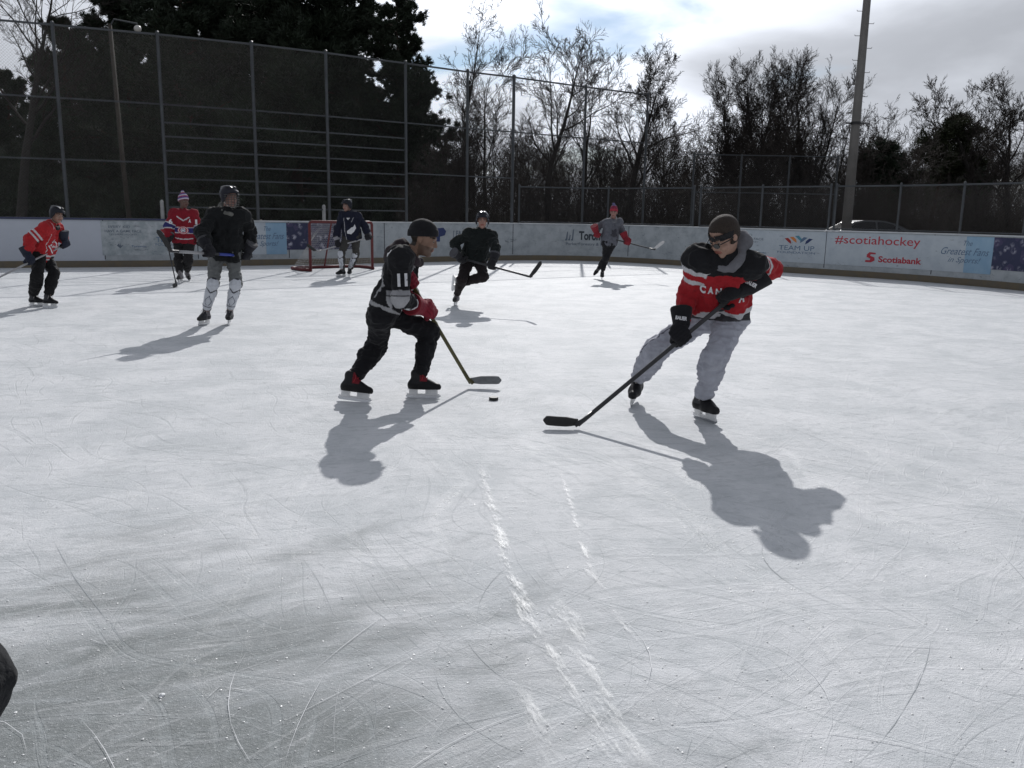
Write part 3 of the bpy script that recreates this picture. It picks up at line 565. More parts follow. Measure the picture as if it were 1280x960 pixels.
GB = 'bare trees behind the rink'
for i, (px, Y, top, rad, seed, lab, kw) in enumerate([
    (21, 46, -150, .34, 11, 'thick forked bare tree at the far left edge above the fence', dict(n=[1, 15, 10, 8, 5], t0=[0, .35, .2, .15, .15])),
    (568, 50, -22, .17, 12, 'slender bare tree with a straight leader beside the dark pines', dict(n=[1, 20, 7, 6, 4], ang=[0, .62, .7, .7, .7], len=[1, .3, .5, .5, .5])),
    (612, 52, 40, .16, 13, 'second bare tree right of the dark pines, shorter and thinly branched', dict(n=[1, 15, 10, 8, 5])),
    (688, 48, 22, .26, 14, 'tall open-crowned bare tree left of centre with crooked limbs', dict(n=[1, 15, 10, 8, 6])),
    (724, 51, 42, .2, 15, 'leaning bare tree between the crooked one and the thick-trunked one', dict(n=[1, 13, 10, 8, 5])),
    (784, 48, 48, .34, 16, 'thick-trunked bare tree with a broad rounded crown in the middle', dict(n=[1, 20, 11, 9, 6], t0=[0, .2, .15, .15, .15], len=[1, .56, .5, .55, .6], ang=[0, .8, .7, .7, .7])),
    (838, 55, 125, .16, 17, 'small bare tree right of the broad rounded crown', dict(n=[1, 15, 10, 8, 5])),
    (937, 57, 78, .22, 18, 'left bare tree of the dense twiggy dome', dict(stems=3, n=[1, 17, 10, 8, 4], t0=[0, .12, .12, .12, .1], len=[1, .46, .5, .55, .6], ang=[0, .5, .55, .6, .65], trop=[.05, .13, .09, .06, .04])),
    (966, 55, 62, .27, 19, 'tallest bare tree at the centre of the dense twiggy dome', dict(stems=3, n=[1, 17, 10, 8, 4], t0=[0, .12, .12, .12, .1], len=[1, .46, .5, .55, .6], ang=[0, .5, .55, .6, .65], trop=[.05, .13, .09, .06, .04])),
    (1003, 58, 62, .24, 20, 'right bare tree of the dense twiggy dome', dict(stems=3, n=[1, 17, 10, 8, 4], t0=[0, .12, .12, .12, .1], len=[1, .46, .5, .55, .6], ang=[0, .5, .55, .6, .65], trop=[.05, .13, .09, .06, .04])),
    (1036, 52, 130, .16, 21, 'low bare tree just left of the floodlight pole', dict(n=[1, 14, 9, 6, 4])),
    (1088, 62, 122, .15, 22, 'thin bare tree just right of the floodlight pole', dict(n=[1, 10, 7, 6, 4])),
    (1128, 62, 118, .16, 23, 'thin forked bare tree between the floodlight pole and the spreading pine', dict(n=[1, 10, 7, 6, 4])),
    (1222, 50, 92, .27, 24, 'gnarled dark bare tree right of the spreading pine', dict(n=[1, 17, 10, 8, 6], wob=[.12, .22, .2, .16, .14])),
    (1262, 47, 84, .26, 25, 'gnarled dark bare tree at the far right edge', dict(n=[1, 17, 10, 8, 6], wob=[.12, .22, .2, .16, .14], t0=[0, .25, .2, .15, .15])),
]):
    put_tree('bare', seed, X(px, Y), Y, Hh(px, top, Y), rad, lab, 'tree', GB, 0, **kw)
# smaller trees filling the wood: copies of a few
r = np.random.default_rng(31); protos = [(41, 7.5, .09), (42, 8.5, .11), (43, 6.5, .08), (44, 9, .12)]
for i, (sd_, h, rad) in enumerate(protos): TREE_PROTO[('bare', sd_)] = (*bare_tree(sd_, h, rad, n=[1, 15, 9, 6, 4], t0=[0, .12, .1, .1, .1], stems=2, ang=[0, .6, .7, .7, .7], len=[1, .5, .5, .5, .5]), h)
for i in range(46):
    px = 545+i*16.5+r.normal()*7; Y = r.uniform(47, 72); sd_, h, rad = protos[i % 4]
    top = r.uniform(128, 190) if 545 < px < 900 or px > 1180 else r.uniform(140, 200)
    put_tree('bare', sd_, X(px, Y), Y, max(4.5, Hh(px, top, Y)), rad, 'small multi-stemmed bare tree in the tangle at the edge of the wood', 'tree', 'small bare trees tangled along the wood edge', r.random()*6.28)

def needles(r, C, D, n, L_, w):
    """n triangular blades per tuft centre"""
    m = len(C); c = np.repeat(C, n, 0); d = np.repeat(D, n, 0)+r.normal(size=(m*n, 3))*.65; d /= np.linalg.norm(d, axis=1)[:, None]; c = c+r.normal(size=c.shape)*L_*.28
    s = np.cross(d, r.normal(size=d.shape)); s /= np.linalg.norm(s, axis=1)[:, None]; l = L_*(.7+.6*r.random((m*n, 1))); ww = w*(.7+.6*r.random((m*n, 1)))
    V = np.stack([c-s*ww, c+s*ww, c+d*l], 1).reshape(-1, 3); return V, np.arange(m*n*3).reshape(-1, 3)
def pine(seed, h, rad, spread=.32, base=.12, nl=46, tuft=17, L_=.30, w=.035, flat=0., dens=1., **k):
    r = np.random.default_rng(seed); T = []; C = []; D = []
    pts = [np.array([0, 0, -.1])]; d = np.array([0, 0, 1.])
    for i in range(10): d = unit(d+r.normal(size=3)*.03+[0, 0, .05]); pts.append(pts[-1]+d*h/10)
    for i in range(10): T.append((pts[i], pts[i+1], rad*(1-.092*i), rad*(1-.092*(i+1))))
    for j in range(nl):
        t = base+(1-base)*(j+r.random())/nl; x = t*10; i = min(int(x), 9); q = pts[i]+(pts[i+1]-pts[i])*(x-i); a = r.random()*6.28
        ll = h*spread*(1-t)**.55*(.75+.5*r.random()) if not flat else h*spread*(.7+.5*r.random())*(1-.5*t); el = .1+.5*t-.15*r.random()
        dd = unit((math.cos(a), math.sin(a), el)); n = 6; p = q.copy(); rr = rad*.28*(1-t)+.02
        for i2 in range(n):
            dd = unit(dd+r.normal(size=3)*.12+[0, 0, .03]); p2 = p+dd*ll/n; T.append((p, p2, rr*(1-i2/n)+.008, rr*(1-(i2+1)/n)+.008))
            if i2 >= 1:
                for b in range(int(4+4*r.random())):
                    sd2 = unit(dd*.5+r.normal(size=3)*np.array([1, 1, .45])); l2 = ll*.22*(.5+r.random()); q1 = p+(p2-p)*r.random(); q2 = q1+sd2*l2; T.append((q1, q2, .014, .006))
                    m = max(1, int(l2/.20*dens)); tt = r.random(m)[:, None]*.8+.25; cs = q1+(q2-q1)*tt+r.normal(size=(m, 3))*.09; C.append(cs); D.append(np.repeat((sd2+[0, 0, .5])[None], m, 0))
            p = p2
        C.append(p[None]+r.normal(size=(3, 3))*.12); D.append(np.repeat((dd+[0, 0, .4])[None], 3, 0))
    V, F = needles(r, np.concatenate(C), np.concatenate(D), tuft, L_, w)
    return seg_mesh('trunk', T, 6), mesh_np('crown', V, F, False)
GP = 'dark pines behind the left fence'
pl = [(-60, 60, 'first dark pine, cut off by the left edge of the photo'), (92, 56, 'dark pine just right of the forked bare tree'), (172, 62, 'dark pine behind the round lamp'), (238, 56, 'dark pine above the striped-beanie skater'), (305, 61, 'tall dark pine above the helmeted skater with white shin pads'), (372, 56, 'tall dark pine left of the goal'), (437, 60, 'tall dark pine directly above the goal'), (500, 57, 'last tall dark pine on the right of the row, its crown against the sky')]
tops = [60, 25, -60, -110, -130, -120, -90, -10]
for i, ((px, Y, lab), top) in enumerate(zip(pl, tops)):
    sd_ = 51+(i % 4)
    put_tree('pine', sd_, X(px, Y), Y, Hh(px, top, Y), .3, lab, 'tree', GP, i*1.7, spread=.30 if i % 2 else .27, nl=70, tuft=36, L_=.27, w=.034, base=.1)
for px, Y, top, sd_, lab in ((545, 60, 128, 55, 'short dark pine at the right end of the pine row'), (20, 62, 90, 52, 'dark pine low behind the forked bare tree'), (135, 68, 40, 53, 'dark pine deep in the wood on the left'), (225, 70, 20, 54, 'dark pine deep in the wood above the striped beanie'), (430, 70, 30, 52, 'dark pine deep in the wood behind the goal')):
    put_tree('pine', sd_, X(px, Y), Y, Hh(px, top, Y), .25, lab, 'tree', GP, px*.1, spread=.3, nl=50, tuft=34, L_=.27, w=.034, base=.05)
put_tree('pine', 61, X(1166, 52), 52, Hh(1166, 142, 52), .2, 'spreading flat-topped pine near the right edge', 'tree', 'evergreens on the right', 0, spread=.42, nl=20, tuft=20, L_=.26, w=.03, base=.38, flat=1, nm='needle2', dens=1.3)
put_tree('pine', 62, X(1092, 56), 56, Hh(1092, 176, 56), .15, 'round dark evergreen right of the floodlight pole', 'tree', 'evergreens on the right', 0, spread=.5, nl=34, tuft=20, L_=.26, w=.03, base=.05, dens=1.3)
put_tree('pine', 62, X(1200, 58), 58, Hh(1200, 205, 58), .15, 'low dark evergreen behind the spreading pine', 'tree', 'evergreens on the right', 2, nm='needle')
# the far wood and undergrowth read as one mass
def wood(name, n, x0, x1, y0, y1, h0, h1, seed, lab, kk=5, prob=1.):
    r = np.random.default_rng(seed); A = []; Bb = []; ra = []; rb = []
    for i in range(n):
        Y = r.uniform(y0, y1); px = r.uniform(x0, x1); x = (px-640)/1074*Y; h = r.uniform(h0, h1); p = np.array([x, Y, -.1]); d = unit((r.normal()*.12, r.normal()*.12, 1)); rd = .01+.03*r.random()**2
        for j in range(4):
            d = unit(d+r.normal(size=3)*.14); p2 = p+d*h/4; A.append(p); Bb.append(p2); ra.append(rd*(1-j*.2)); rb.append(rd*(.8-j*.2))
            for b in range(kk):
                q = p+(p2-p)*r.random(); dd = unit(d+r.normal(size=3)*.8); l = h*.16*(.4+r.random()); q2 = q+dd*l; A.append(q); Bb.append(q2); ra.append(.007); rb.append(.006)
                q3 = q2+unit(dd+r.normal(size=3)*.6+[0, 0, .3])*l*.7; A.append(q2); Bb.append(q3); ra.append(.006); rb.append(.006)
            p = p2
    V, F = tubes_np(A, Bb, np.array(ra), np.array(rb), 3); return label(obj(name, mesh_np(name, V, F, False), 'twig'), lab, 'undergrowth', kind='stuff')
wood('undergrowth', 2600, 500, 1400, 44, 56, 1.6, 3.6, 71, 'tangled leafless undergrowth along the foot of the wood')
wood('far_wood', 2600, -150, 1450, 66, 92, 4.5, 8.5, 72, 'distant leafless wood seen as one dark mass between the nearer trunks')
# evergreen understorey on the left
r = np.random.default_rng(77); n = 3000; Y = r.uniform(50, 60, n); px = r.uniform(-160, 575, n); x = (px-640)/1074*Y; z = 2.6*r.random(n)**.8*(1+.25*np.sin(x*1.1)+.2*np.sin(x*2.7+1))
V, F = needles(r, np.stack([x, Y, z], 1), np.tile([0, 0, 1.], (n, 1)), 40, .30, .042)
label(obj('evergreen_undergrowth', mesh_np('evergreen_undergrowth', V, F, False), 'needle'), 'dense dark evergreen undergrowth below the pines', 'undergrowth', kind='stuff')
# ------------------------------------------------------------------ distance-field modelling for people and kit
class Field:
    def __init__(s, lo, hi, h, big=.09):
        s.h = h; s.lo = np.array(lo, float); s.n = np.maximum(3, np.ceil((np.array(hi)-s.lo)/h).astype(int)+1); s.F = np.full(tuple(s.n), big, np.float32); s.big = big
    def _win(s, lo, hi):
        a = np.clip(np.floor((np.array(lo)-s.lo)/s.h).astype(int), 0, s.n-1); b = np.clip(np.ceil((np.array(hi)-s.lo)/s.h).astype(int)+1, 1, s.n)
        if (b <= a).any(): return None
        ax = [s.lo[i]+s.h*np.arange(a[i], b[i]) for i in range(3)]; return tuple(slice(a[i], b[i]) for i in range(3)), np.stack(np.meshgrid(*ax, indexing='ij'), -1)
    def add(s, lo, hi, f, k=.03, mode='u'):
        w = s._win(np.array(lo)-s.big, np.array(hi)+s.big)
        if w is None: return
        sl, P = w; d = np.minimum(f(P), s.big) if mode == 'u' else f(P); A = s.F[sl]
        if mode == 'u':
            hh = np.maximum(k-np.abs(A-d), 0)/k; s.F[sl] = np.minimum(A, d)-hh*hh*k*.25
        elif mode == 'sub':
            d = -d; hh = np.maximum(k-np.abs(A-d), 0)/k; s.F[sl] = np.maximum(A, d)+hh*hh*k*.25
        else: s.F[sl] = np.maximum(A, d)
    def cone(s, a, b, ra, rb, k=.03, mode='u'):
        a = np.array(a, float); b = np.array(b, float); ba = b-a; L2 = ba@ba+1e-12; m = max(ra, rb)
        def f(P): t = np.clip(((P-a)@ba)/L2, 0, 1); return np.linalg.norm(P-a-t[..., None]*ba, axis=-1)-(ra+(rb-ra)*t)
        s.add(np.minimum(a, b)-m, np.maximum(a, b)+m, f, k, mode)
    def ell(s, c, r, ax=None, k=.02, mode='u'):
        c = np.array(c, float); r = np.array(r, float); ax = np.eye(3) if ax is None else np.array(ax); m = r.max()
        def f(P): q = (P-c)@ax.T; k0 = np.linalg.norm(q/r, axis=-1); k1 = np.linalg.norm(q/(r*r), axis=-1)+1e-9; return np.where(k0 < 1e-6, -r.min(), k0*(k0-1)/k1)
        s.add(c-m, c+m, f, k, mode)
    def plane(s, p, n, lo=None, hi=None, own=None, oth=None):    # keep the side opposite to n
        p = np.array(p); n = unit(n); lo = s.lo if lo is None else lo; hi = s.lo+s.h*s.n if hi is None else hi
        w = s._win(lo, hi)
        if w:
            sl, P = w; d = (P-p)@n
            if own is not None:
                f_ = P.reshape(-1, 3); m = (sd_seg(f_, *own)[1] < sd_seg(f_, *oth)[1]).reshape(d.shape); d = np.where(m, d, -9)
            s.F[sl] = np.maximum(s.F[sl], d)
    def mesh(s):
        F = s.F; F[[0, -1]] = np.maximum(F[[0, -1]], 1e-3); F[:, [0, -1]] = np.maximum(F[:, [0, -1]], 1e-3); F[:, :, [0, -1]] = np.maximum(F[:, :, [0, -1]], 1e-3)
        ins = F < 0; nx, ny, nz = F.shape; cs = (nx-1, ny-1, nz-1); cnt = np.zeros(cs, np.float32); acc = np.zeros(cs+(3,), np.float32)
        for ax in range(3):
            o = [i for i in range(3) if i != ax]
            lo = [slice(None)]*3; hi = [slice(None)]*3; lo[ax] = slice(0, -1); hi[ax] = slice(1, None)
            a = F[tuple(lo)]; b = F[tuple(hi)]; cr = ins[tuple(lo)] != ins[tuple(hi)]; t = np.where(cr, a/np.where(cr, a-b, 1), 0)
            for i in (0, 1):
                for j in (0, 1):
                    w = [slice(None)]*3; w[o[0]] = slice(i, i+cs[o[0]]); w[o[1]] = slice(j, j+cs[o[1]]); c = cr[tuple(w)]; cnt += c
                    acc[..., ax] += t[tuple(w)]; acc[..., o[0]] += i*c; acc[..., o[1]] += j*c
        act = cnt > 0; idx = -np.ones(cs, np.int64); idx[act] = np.arange(act.sum()); base = np.argwhere(act); V = s.lo+s.h*(base+acc[act]/cnt[act][:, None]); Q = []
        for ax in range(3):
            o = [(ax+1) % 3, (ax+2) % 3]; lo = [slice(1, -1)]*3; hi = [slice(1, -1)]*3; lo[ax] = slice(0, -1); hi[ax] = slice(1, None)
            a = ins[tuple(lo)]; b = ins[tuple(hi)]; e = np.argwhere(a != b)
            if not len(e): continue
            fl = a[tuple(e.T)]; off = np.ones(3, int); off[ax] = 0; e = e+off
            def at_(d0, d1): q = e.copy(); q[:, o[0]] -= d0; q[:, o[1]] -= d1; return idx[tuple(q.T)]
            q = np.stack([at_(1, 1), at_(0, 1), at_(0, 0), at_(1, 0)], 1); q[~fl] = q[~fl][:, ::-1]; Q.append(q)
        return V, np.concatenate(Q)
_lat = np.random.default_rng(5).random((32, 32, 32)).astype(np.float32)
def vnoise(P, f, seed=0):
    p = np.asarray(P)*f+seed*7.31+100; i = np.floor(p).astype(int); t = p-i; t = t*t*(3-2*t); r = 0
    for a in (0, 1):
        for b in (0, 1):
            for c in (0, 1): r = r+_lat[(i[:, 0]+a) % 32, (i[:, 1]+b) % 32, (i[:, 2]+c) % 32]*np.where(a, t[:, 0], 1-t[:, 0])*np.where(b, t[:, 1], 1-t[:, 1])*np.where(c, t[:, 2], 1-t[:, 2])
    return r
def vnormals(V, Q):
    n = np.cross(V[Q[:, 2]]-V[Q[:, 0]], V[Q[:, 3]]-V[Q[:, 1]]); N_ = np.zeros_like(V)
    for j in range(4): np.add.at(N_, Q[:, j], n)
    return N_/(np.linalg.norm(N_, axis=1)[:, None]+1e-12)
def relax(V, Q, it=1):
    for _ in range(it):
        S_ = np.zeros_like(V); c = np.zeros(len(V))
        for j in range(4):
            for q in (Q[:, (j+1) % 4], Q[:, j-1]): np.add.at(S_, Q[:, j], V[q]); np.add.at(c, Q[:, j], 1)
        V = V*.5+.5*S_/c[:, None]
    return V
def sd_seg(P, a, b):
    a = np.array(a); b = np.array(b); ba = b-a; t = np.clip(((P-a)@ba)/(ba@ba), 0, 1); return t, np.linalg.norm(P-a-t[:, None]*ba, axis=1)
def basis(f, u):                          # rows right, forward, up
    f = unit(f); r_ = unit(np.cross(f, u)); return np.array([r_, f, np.cross(r_, f)])
def M4(B3, o): return Matrix([[B3[0][i], B3[1][i], B3[2][i], o[i]] for i in range(3)]+[[0, 0, 0, 1]])

# ---- skate prototypes (ankle joint at (0,0,.17), toe along +Y)
def skate_proto(c1, c2, toe=None, lace='lace'):
    f = Field((-.08, -.13, .05), (.08, .24, .34), .0065)
    f.ell((0, -.045, .108), (.038, .05, .048)); f.cone((0, -.04, .1), (0, .07, .098), .039, .043); f.cone((0, .07, .098), (0, .15, .094), .044, .034)
    f.cone((0, -.018, .12), (0, -.028, .200), .040, .042); f.cone((0, 0, .17), (0, .10, .110), .035, .028); f.cone((0, .0, .18), (0, .02, .225), .024, .020)
    f.plane((0, 0, .073), (0, 0, -1)); V, Q = f.mesh(); V = relax(V, Q, 1)
    C = np.tile(c1, (len(V), 1)); C[V[:, 1] > .12] = toe or c1; C[(np.abs(V[:, 0]) > .03) & (V[:, 2] > .12) & (V[:, 1] < .03)] = c2; C[V[:, 2] < .083] = (.02, .02, .02)
    if lace == 'redlace': C[(V[:, 1] > .012) & (V[:, 2] > .14) & (V[:, 1] < .07)] = (.16, .012, .02)
    boot = mesh_np('skate', V, Q, True, C)
    mb = MB()
    mb.box((0, -.045, .052), (.022, .07, .048)); mb.box((0, .105, .052), (.022, .10, .048)); mb.box((0, .035, .031), (.014, .27, .016)); mb.box((0, .03, .074), (.05, .24, .006))
    hold = mb.mesh('blade_holder')
    mb = MB(); pr = [(-.105, .024), (-.108, .012), (-.095, .002), (-.05, 0), (.13, 0), (.165, .006), (.182, .02), (.18, .028), (-.1, .026)]
    for sx in (-1, 1): mb.poly([(sx*.002, y, z) for y, z in (pr if sx > 0 else pr[::-1])])
    for i in range(len(pr)): a, b = pr[i], pr[(i+1) % len(pr)]; mb.poly([(-.002, *a), (.002, *a), (.002, *b), (-.002, *b)])
    bl = mb.mesh('blade'); mb = MB()
    for i in range(5):
        t = i/4; y = .02+.075*t; z = .205-.080*t; mb.tube([(-.03, y-.012, z-.012), (0, y+.012, z+.004), (.03, y-.012, z-.012)], .0035, 5)
    mb.tube([(.02, .03, .21), (.045, .04, .18), (.05, .03, .15)], .003, 5); mb.tube([(-.02, .03, .21), (-.04, .05, .185), (-.045, .05, .16)], .003, 5)
    return boot, hold, bl, mb.mesh('lace'), lace
SK = {'red': skate_proto((.009, .009, .010), (.016, .016, .018), None, 'redlace'), 'black': skate_proto((.010, .010, .012), (.05, .05, .055), (.016, .016, .018)), 'grey': skate_proto((.04, .04, .045), (.16, .15, .16), (.03, .03, .03)), 'silver': skate_proto((.16, .15, .16), (.22, .21, .22), (.04, .04, .04))}
def put_skate(who, kind, ankle, fwd, upv=(0, 0, 1), s=1., plant=True, lab=None):
    B3 = basis(fwd, upv); o = np.array(ankle)-B3[2]*.17*s
    if plant:
        zs = [(o+s*(B3[1]*y+B3[2]*z))[2] for y, z in ((-.095, .002), (-.05, 0), (.13, 0), (.165, .006))]; o[2] -= min(zs)+.0015
    Mw = M4(B3, o) @ Matrix.Scale(s, 4); b, h, bl, lc, lm = SK[kind]
    k = obj('skate', b, 'leather', who, Mw)
    if lab: k['label'] = lab
    obj('blade_holder', h, 'whiteplastic', k, Mw); obj('blade', bl, 'steel', k, Mw); obj('lace', lc, lm, k, Mw)

# ---- headgear, all in head coordinates
def head_mesh(name, fn, h=.005, lo=(-.14, -.17, -.17), hi=(.14, .17, .22), colf=None):
    f = Field(lo, hi, h); fn(f); V, Q = f.mesh(); V = relax(V, Q, 1); return mesh_np(name, V, Q, True, colf(V) if colf else np.tile((.02, .02, .022), (len(V), 1)))
def helmet_fn(f):
    f.ell((0, -.012, .045), (.101, .122, .098)); f.cone((-.035, .06, .118), (-.035, -.10, .115), .014, .014); f.cone((.035, .06, .118), (.035, -.10, .115), .014, .014)
    for x in (-1, 1): f.ell((x*.088, -.005, -.015), (.016, .036, .05))
    f.cone((-.06, .09, .062), (.06, .09, .062), .012, .012)
    f.ell((0, -.010, .03), (.085, .105, .094), k=.004, mode='sub')
    f.add((-.14, -.17, -.17), (.14, .17, .2), lambda P: .55*(np.where(np.abs(P[..., 0]) < .072, .012+.42*P[..., 1], -.055+.2*P[..., 1])-P[..., 2]), .01, 'max')
HELM = head_mesh('helmet', helmet_fn, .0055, colf=lambda V: np.where(((np.abs(np.abs(V[:, 0])-.055) < .008) & (V[:, 1] < .06) & (V[:, 1] > -.09) & (V[:, 2] > .08))[:, None], (.005, .005, .005), (.016, .017, .024)))
def beanie_fn(tall=0, pom=0):
    def fn(f):
        f.ell((0, -.014, .05+tall*.2), (.088, .106, .092+tall)); f.add((-.14, -.16, 0), (.14, .16, .12), lambda P: np.maximum(np.linalg.norm((P-[0, -.014, .035])/[.093, .112, .12], axis=-1)*.09-.088, np.abs(P[..., 2]-(.045+.28*P[..., 1]))-.024), .01)
        if pom: f.ell((pom, -.03, .155+tall*1.2), (.03, .03, .03), k=.01)
        f.ell((0, -.012, .03), (.080, .098, .088), k=.004, mode='sub'); f.add((-.14, -.17, -.17), (.14, .17, .2), lambda P: (.02+.28*P[..., 1])-P[..., 2], .01, 'max')
    return fn
def kn(V): return .85+.3*vnoise(V, 90)[:, None]
BEANIES = {
 'black': head_mesh('beanie', beanie_fn(), colf=lambda V: np.array((.012, .012, .014))*kn(V)),
 'stripe': head_mesh('beanie', beanie_fn(.015, .001), colf=lambda V: np.array([(.28, .05, .10), (.45, .42, .50), (.08, .06, .22)])[(np.floor((V[:, 2]-.28*V[:, 1])/.024).astype(int)) % 3]*kn(V)),
 'red': head_mesh('beanie', beanie_fn(.035, .012), colf=lambda V: np.where((V[:, 2] > .16)[:, None], (.12, .11, .22), np.where((np.abs(V[:, 2]-.28*V[:, 1]-.05) < .026)[:, None], (.33, .04, .06), (.20, .03, .06)))*kn(V))}
def hair_fn(f):
    f.ell((0, -.016, .038), (.085, .102, .090)); f.ell((0, -.02, .0), (.082, .09, .07)); f.ell((0, .0, .02), (.079, .10, .082), k=.003, mode='sub')
    f.add((-.14, -.17, -.17), (.14, .17, .2), lambda P: np.minimum((-.075+1.5*P[..., 1])-P[..., 2], .3)*.6, .01, 'max')
HAIR = head_mesh('hair', hair_fn, .005)
def head_band(f):
    f.add((-.14, -.16, -.02), (.14, .16, .1), lambda P: np.maximum(np.linalg.norm((P-[0, -.012, .03])/[.087, .106, .14], axis=-1)*.09-.0885, np.abs(P[..., 2]-(.028+.12*P[..., 1]))-.022), .004)
    f.ell((0, -.01, .03), (.079, .098, .13), k=.003, mode='sub')
BAND = head_mesh('headband', head_band)
def cage_mesh():
    mb = MB()
    def pt(a, z): return (math.sin(a)*(.095-.25*max(0, -z-.06)), .02+math.cos(a)*(.105-.2*max(0, -z-.05)), z)
    for z in (.035, .008, -.02, -.05, -.08, -.105): mb.tube([pt(a, z) for a in np.linspace(-1.45, 1.45, 12)], .0032, 5)
    for a in np.linspace(-1.3, 1.3, 8): mb.tube([pt(a, z) for z in (.035, 0, -.04, -.08, -.105)], .003, 5)
    return mb.mesh('face_cage')
CAGE = cage_mesh()

# ---- gloves: palm, four unequal bent fingers, thumb, padded cuff
def glove(who, grip, axis, wrist, out, kind, h=.007, s=1., side=1, lab=None):
    grip = np.array(grip); wrist = np.array(wrist); wrist = wrist if np.linalg.norm(wrist-grip) > .09*s else grip+unit(wrist-grip)*.09*s; ax = unit(axis); w = wrist-grip; wl = unit(w-ax*(w@ax)*.7); p = unit(np.array(out)-ax*(np.array(out)@ax)); w2 = unit(wl-ax*(wl@ax)); p = unit(p-w2*(p@w2))
    ext = 0.2; f = Field(np.minimum(grip, wrist)-ext, np.maximum(grip, wrist)+ext, h, .05)
    pc_ = grip+p*.030*s+w2*.02*s
    for j in (-1.5, -.5, .5, 1.5):
        b = grip+ax*j*.024*s; L_ = (1-.08*abs(j-.2*side))*s
        q = [b+(p*math.cos(t)+(-w2)*math.sin(t))*.034*L_ for t in (R(-25), R(35), R(85), R(140), R(185))]
        q[0] = b+p*.034*s+w2*.03*s
        for i in range(4): f.cone(q[i], q[i+1], (.0165-.0012*i)*s, (.0158-.0012*i)*s, .004)
        f.cone(b+p*.038*s+w2*.052*s, b+p*.042*s-w2*.004*s, .016*s, .017*s, .006)       # knuckle roll
    f.cone(pc_-ax*.028*s, pc_+ax*.028*s, .03*s, .03*s, .01); f.cone(grip+p*.028*s+w2*.05*s, wrist+(grip-wrist)*.15, .036*s, .042*s, .015)
    t0 = grip+w2*.035*s+ax*side*.03*s+p*.01*s; t1 = grip+w2*.02*s+ax*side*.052*s-p*.022*s; t2 = grip-w2*.012*s+ax*side*.048*s-p*.036*s
    f.cone(t0, t1, .019*s, .0165*s, .008); f.cone(t1, t2, .0165*s, .014*s, .004)
    f.cone(wrist, wrist+unit(w)*.085*s, .052*s, .066*s, .012); f.plane(wrist+unit(w)*.09*s, unit(w))
    V, Q = f.mesh(); V = relax(V, Q, 1); c1, c2, c3 = kind; C = np.tile(c1, (len(V), 1)); dw = (V-wrist)@unit(w); C[dw > .005*s] = c2; C[(dw > .066*s)] = c3
    u = (V-grip)@w2; C[(np.abs(((u+.2)/.026) % 1-.5) > .42) & (dw < 0)] = np.array(c1)*.55
    o = obj('glove', mesh_np('glove', V, Q, True, C), 'cloth', who)
    if lab: o['label'] = lab
    return o, (V, Q), (grip, ax, w2, p)

# ---- decals conform to the garment under them
def decal(parent, surf, O, right, upv, out, m, V2=None, F2=None, text=None, width=None, height=None, shear=0., bold=.02, name='lettering', off=.004, sub=1):
    right = unit(right); out = unit(out); upv = unit(np.array(upv)-right*(np.array(upv)@right)); 
    if text is not None: V2, F2 = font_mesh(text, shear=shear, bold=bold); V2 = V2[:, :2]
    else: V2 = np.array(V2, float)[:, :2]
    a, b = V2.min(0), V2.max(0); sc = np.array([width or (b[0]-a[0]), height or (b[1]-a[1])])/(b-a); q = (V2-(a+b)/2)*sc
    bmz = bmesh.new(); vs = [bmz.verts.new((x, y, 0)) for x, y in q]
    for fc in F2:
        try: bmz.faces.new([vs[i] for i in fc])
        except ValueError: pass
    bmesh.ops.triangulate(bmz, faces=bmz.faces[:])
    for _ in range(sub*3):
        bmesh.ops.triangulate(bmz, faces=bmz.faces[:]); ee = [e for e in bmz.edges if e.calc_length() > .018]
        if ee: bmesh.ops.subdivide_edges(bmz, edges=ee, cuts=1, use_grid_fill=True)
    bmesh.ops.triangulate(bmz, faces=bmz.faces[:])
    bvh = surf; keep = {}; 
    for v in bmz.verts:
        P = np.array(O)+right*v.co.x+upv*v.co.y; hit = bvh.ray_cast(Vector(P+out*.4), Vector(-out), .9)
        if hit[0] is None: keep[v] = None
        else: keep[v] = hit[0]+Vector(out)*off
    bmesh.ops.delete(bmz, geom=[v for v in bmz.verts if keep[v] is None], context='VERTS')
    for v in bmz.verts: v.co = keep[v]
    # drop faces that jump between folds of the garment
    bad = [f for f in bmz.faces if f.calc_area() < 1e-9 or max(e.calc_length() for e in f.edges) > .12]
    bmesh.ops.delete(bmz, geom=bad, context='FACES')
    me = bpy.data.meshes.new(name); bmz.to_mesh(me); bmz.free(); return obj(name, me, m, parent)
def bvh_of(V, Q): return BVHTree.FromPolygons([tuple(v) for v in V], [tuple(int(i) for i in q) for q in Q])

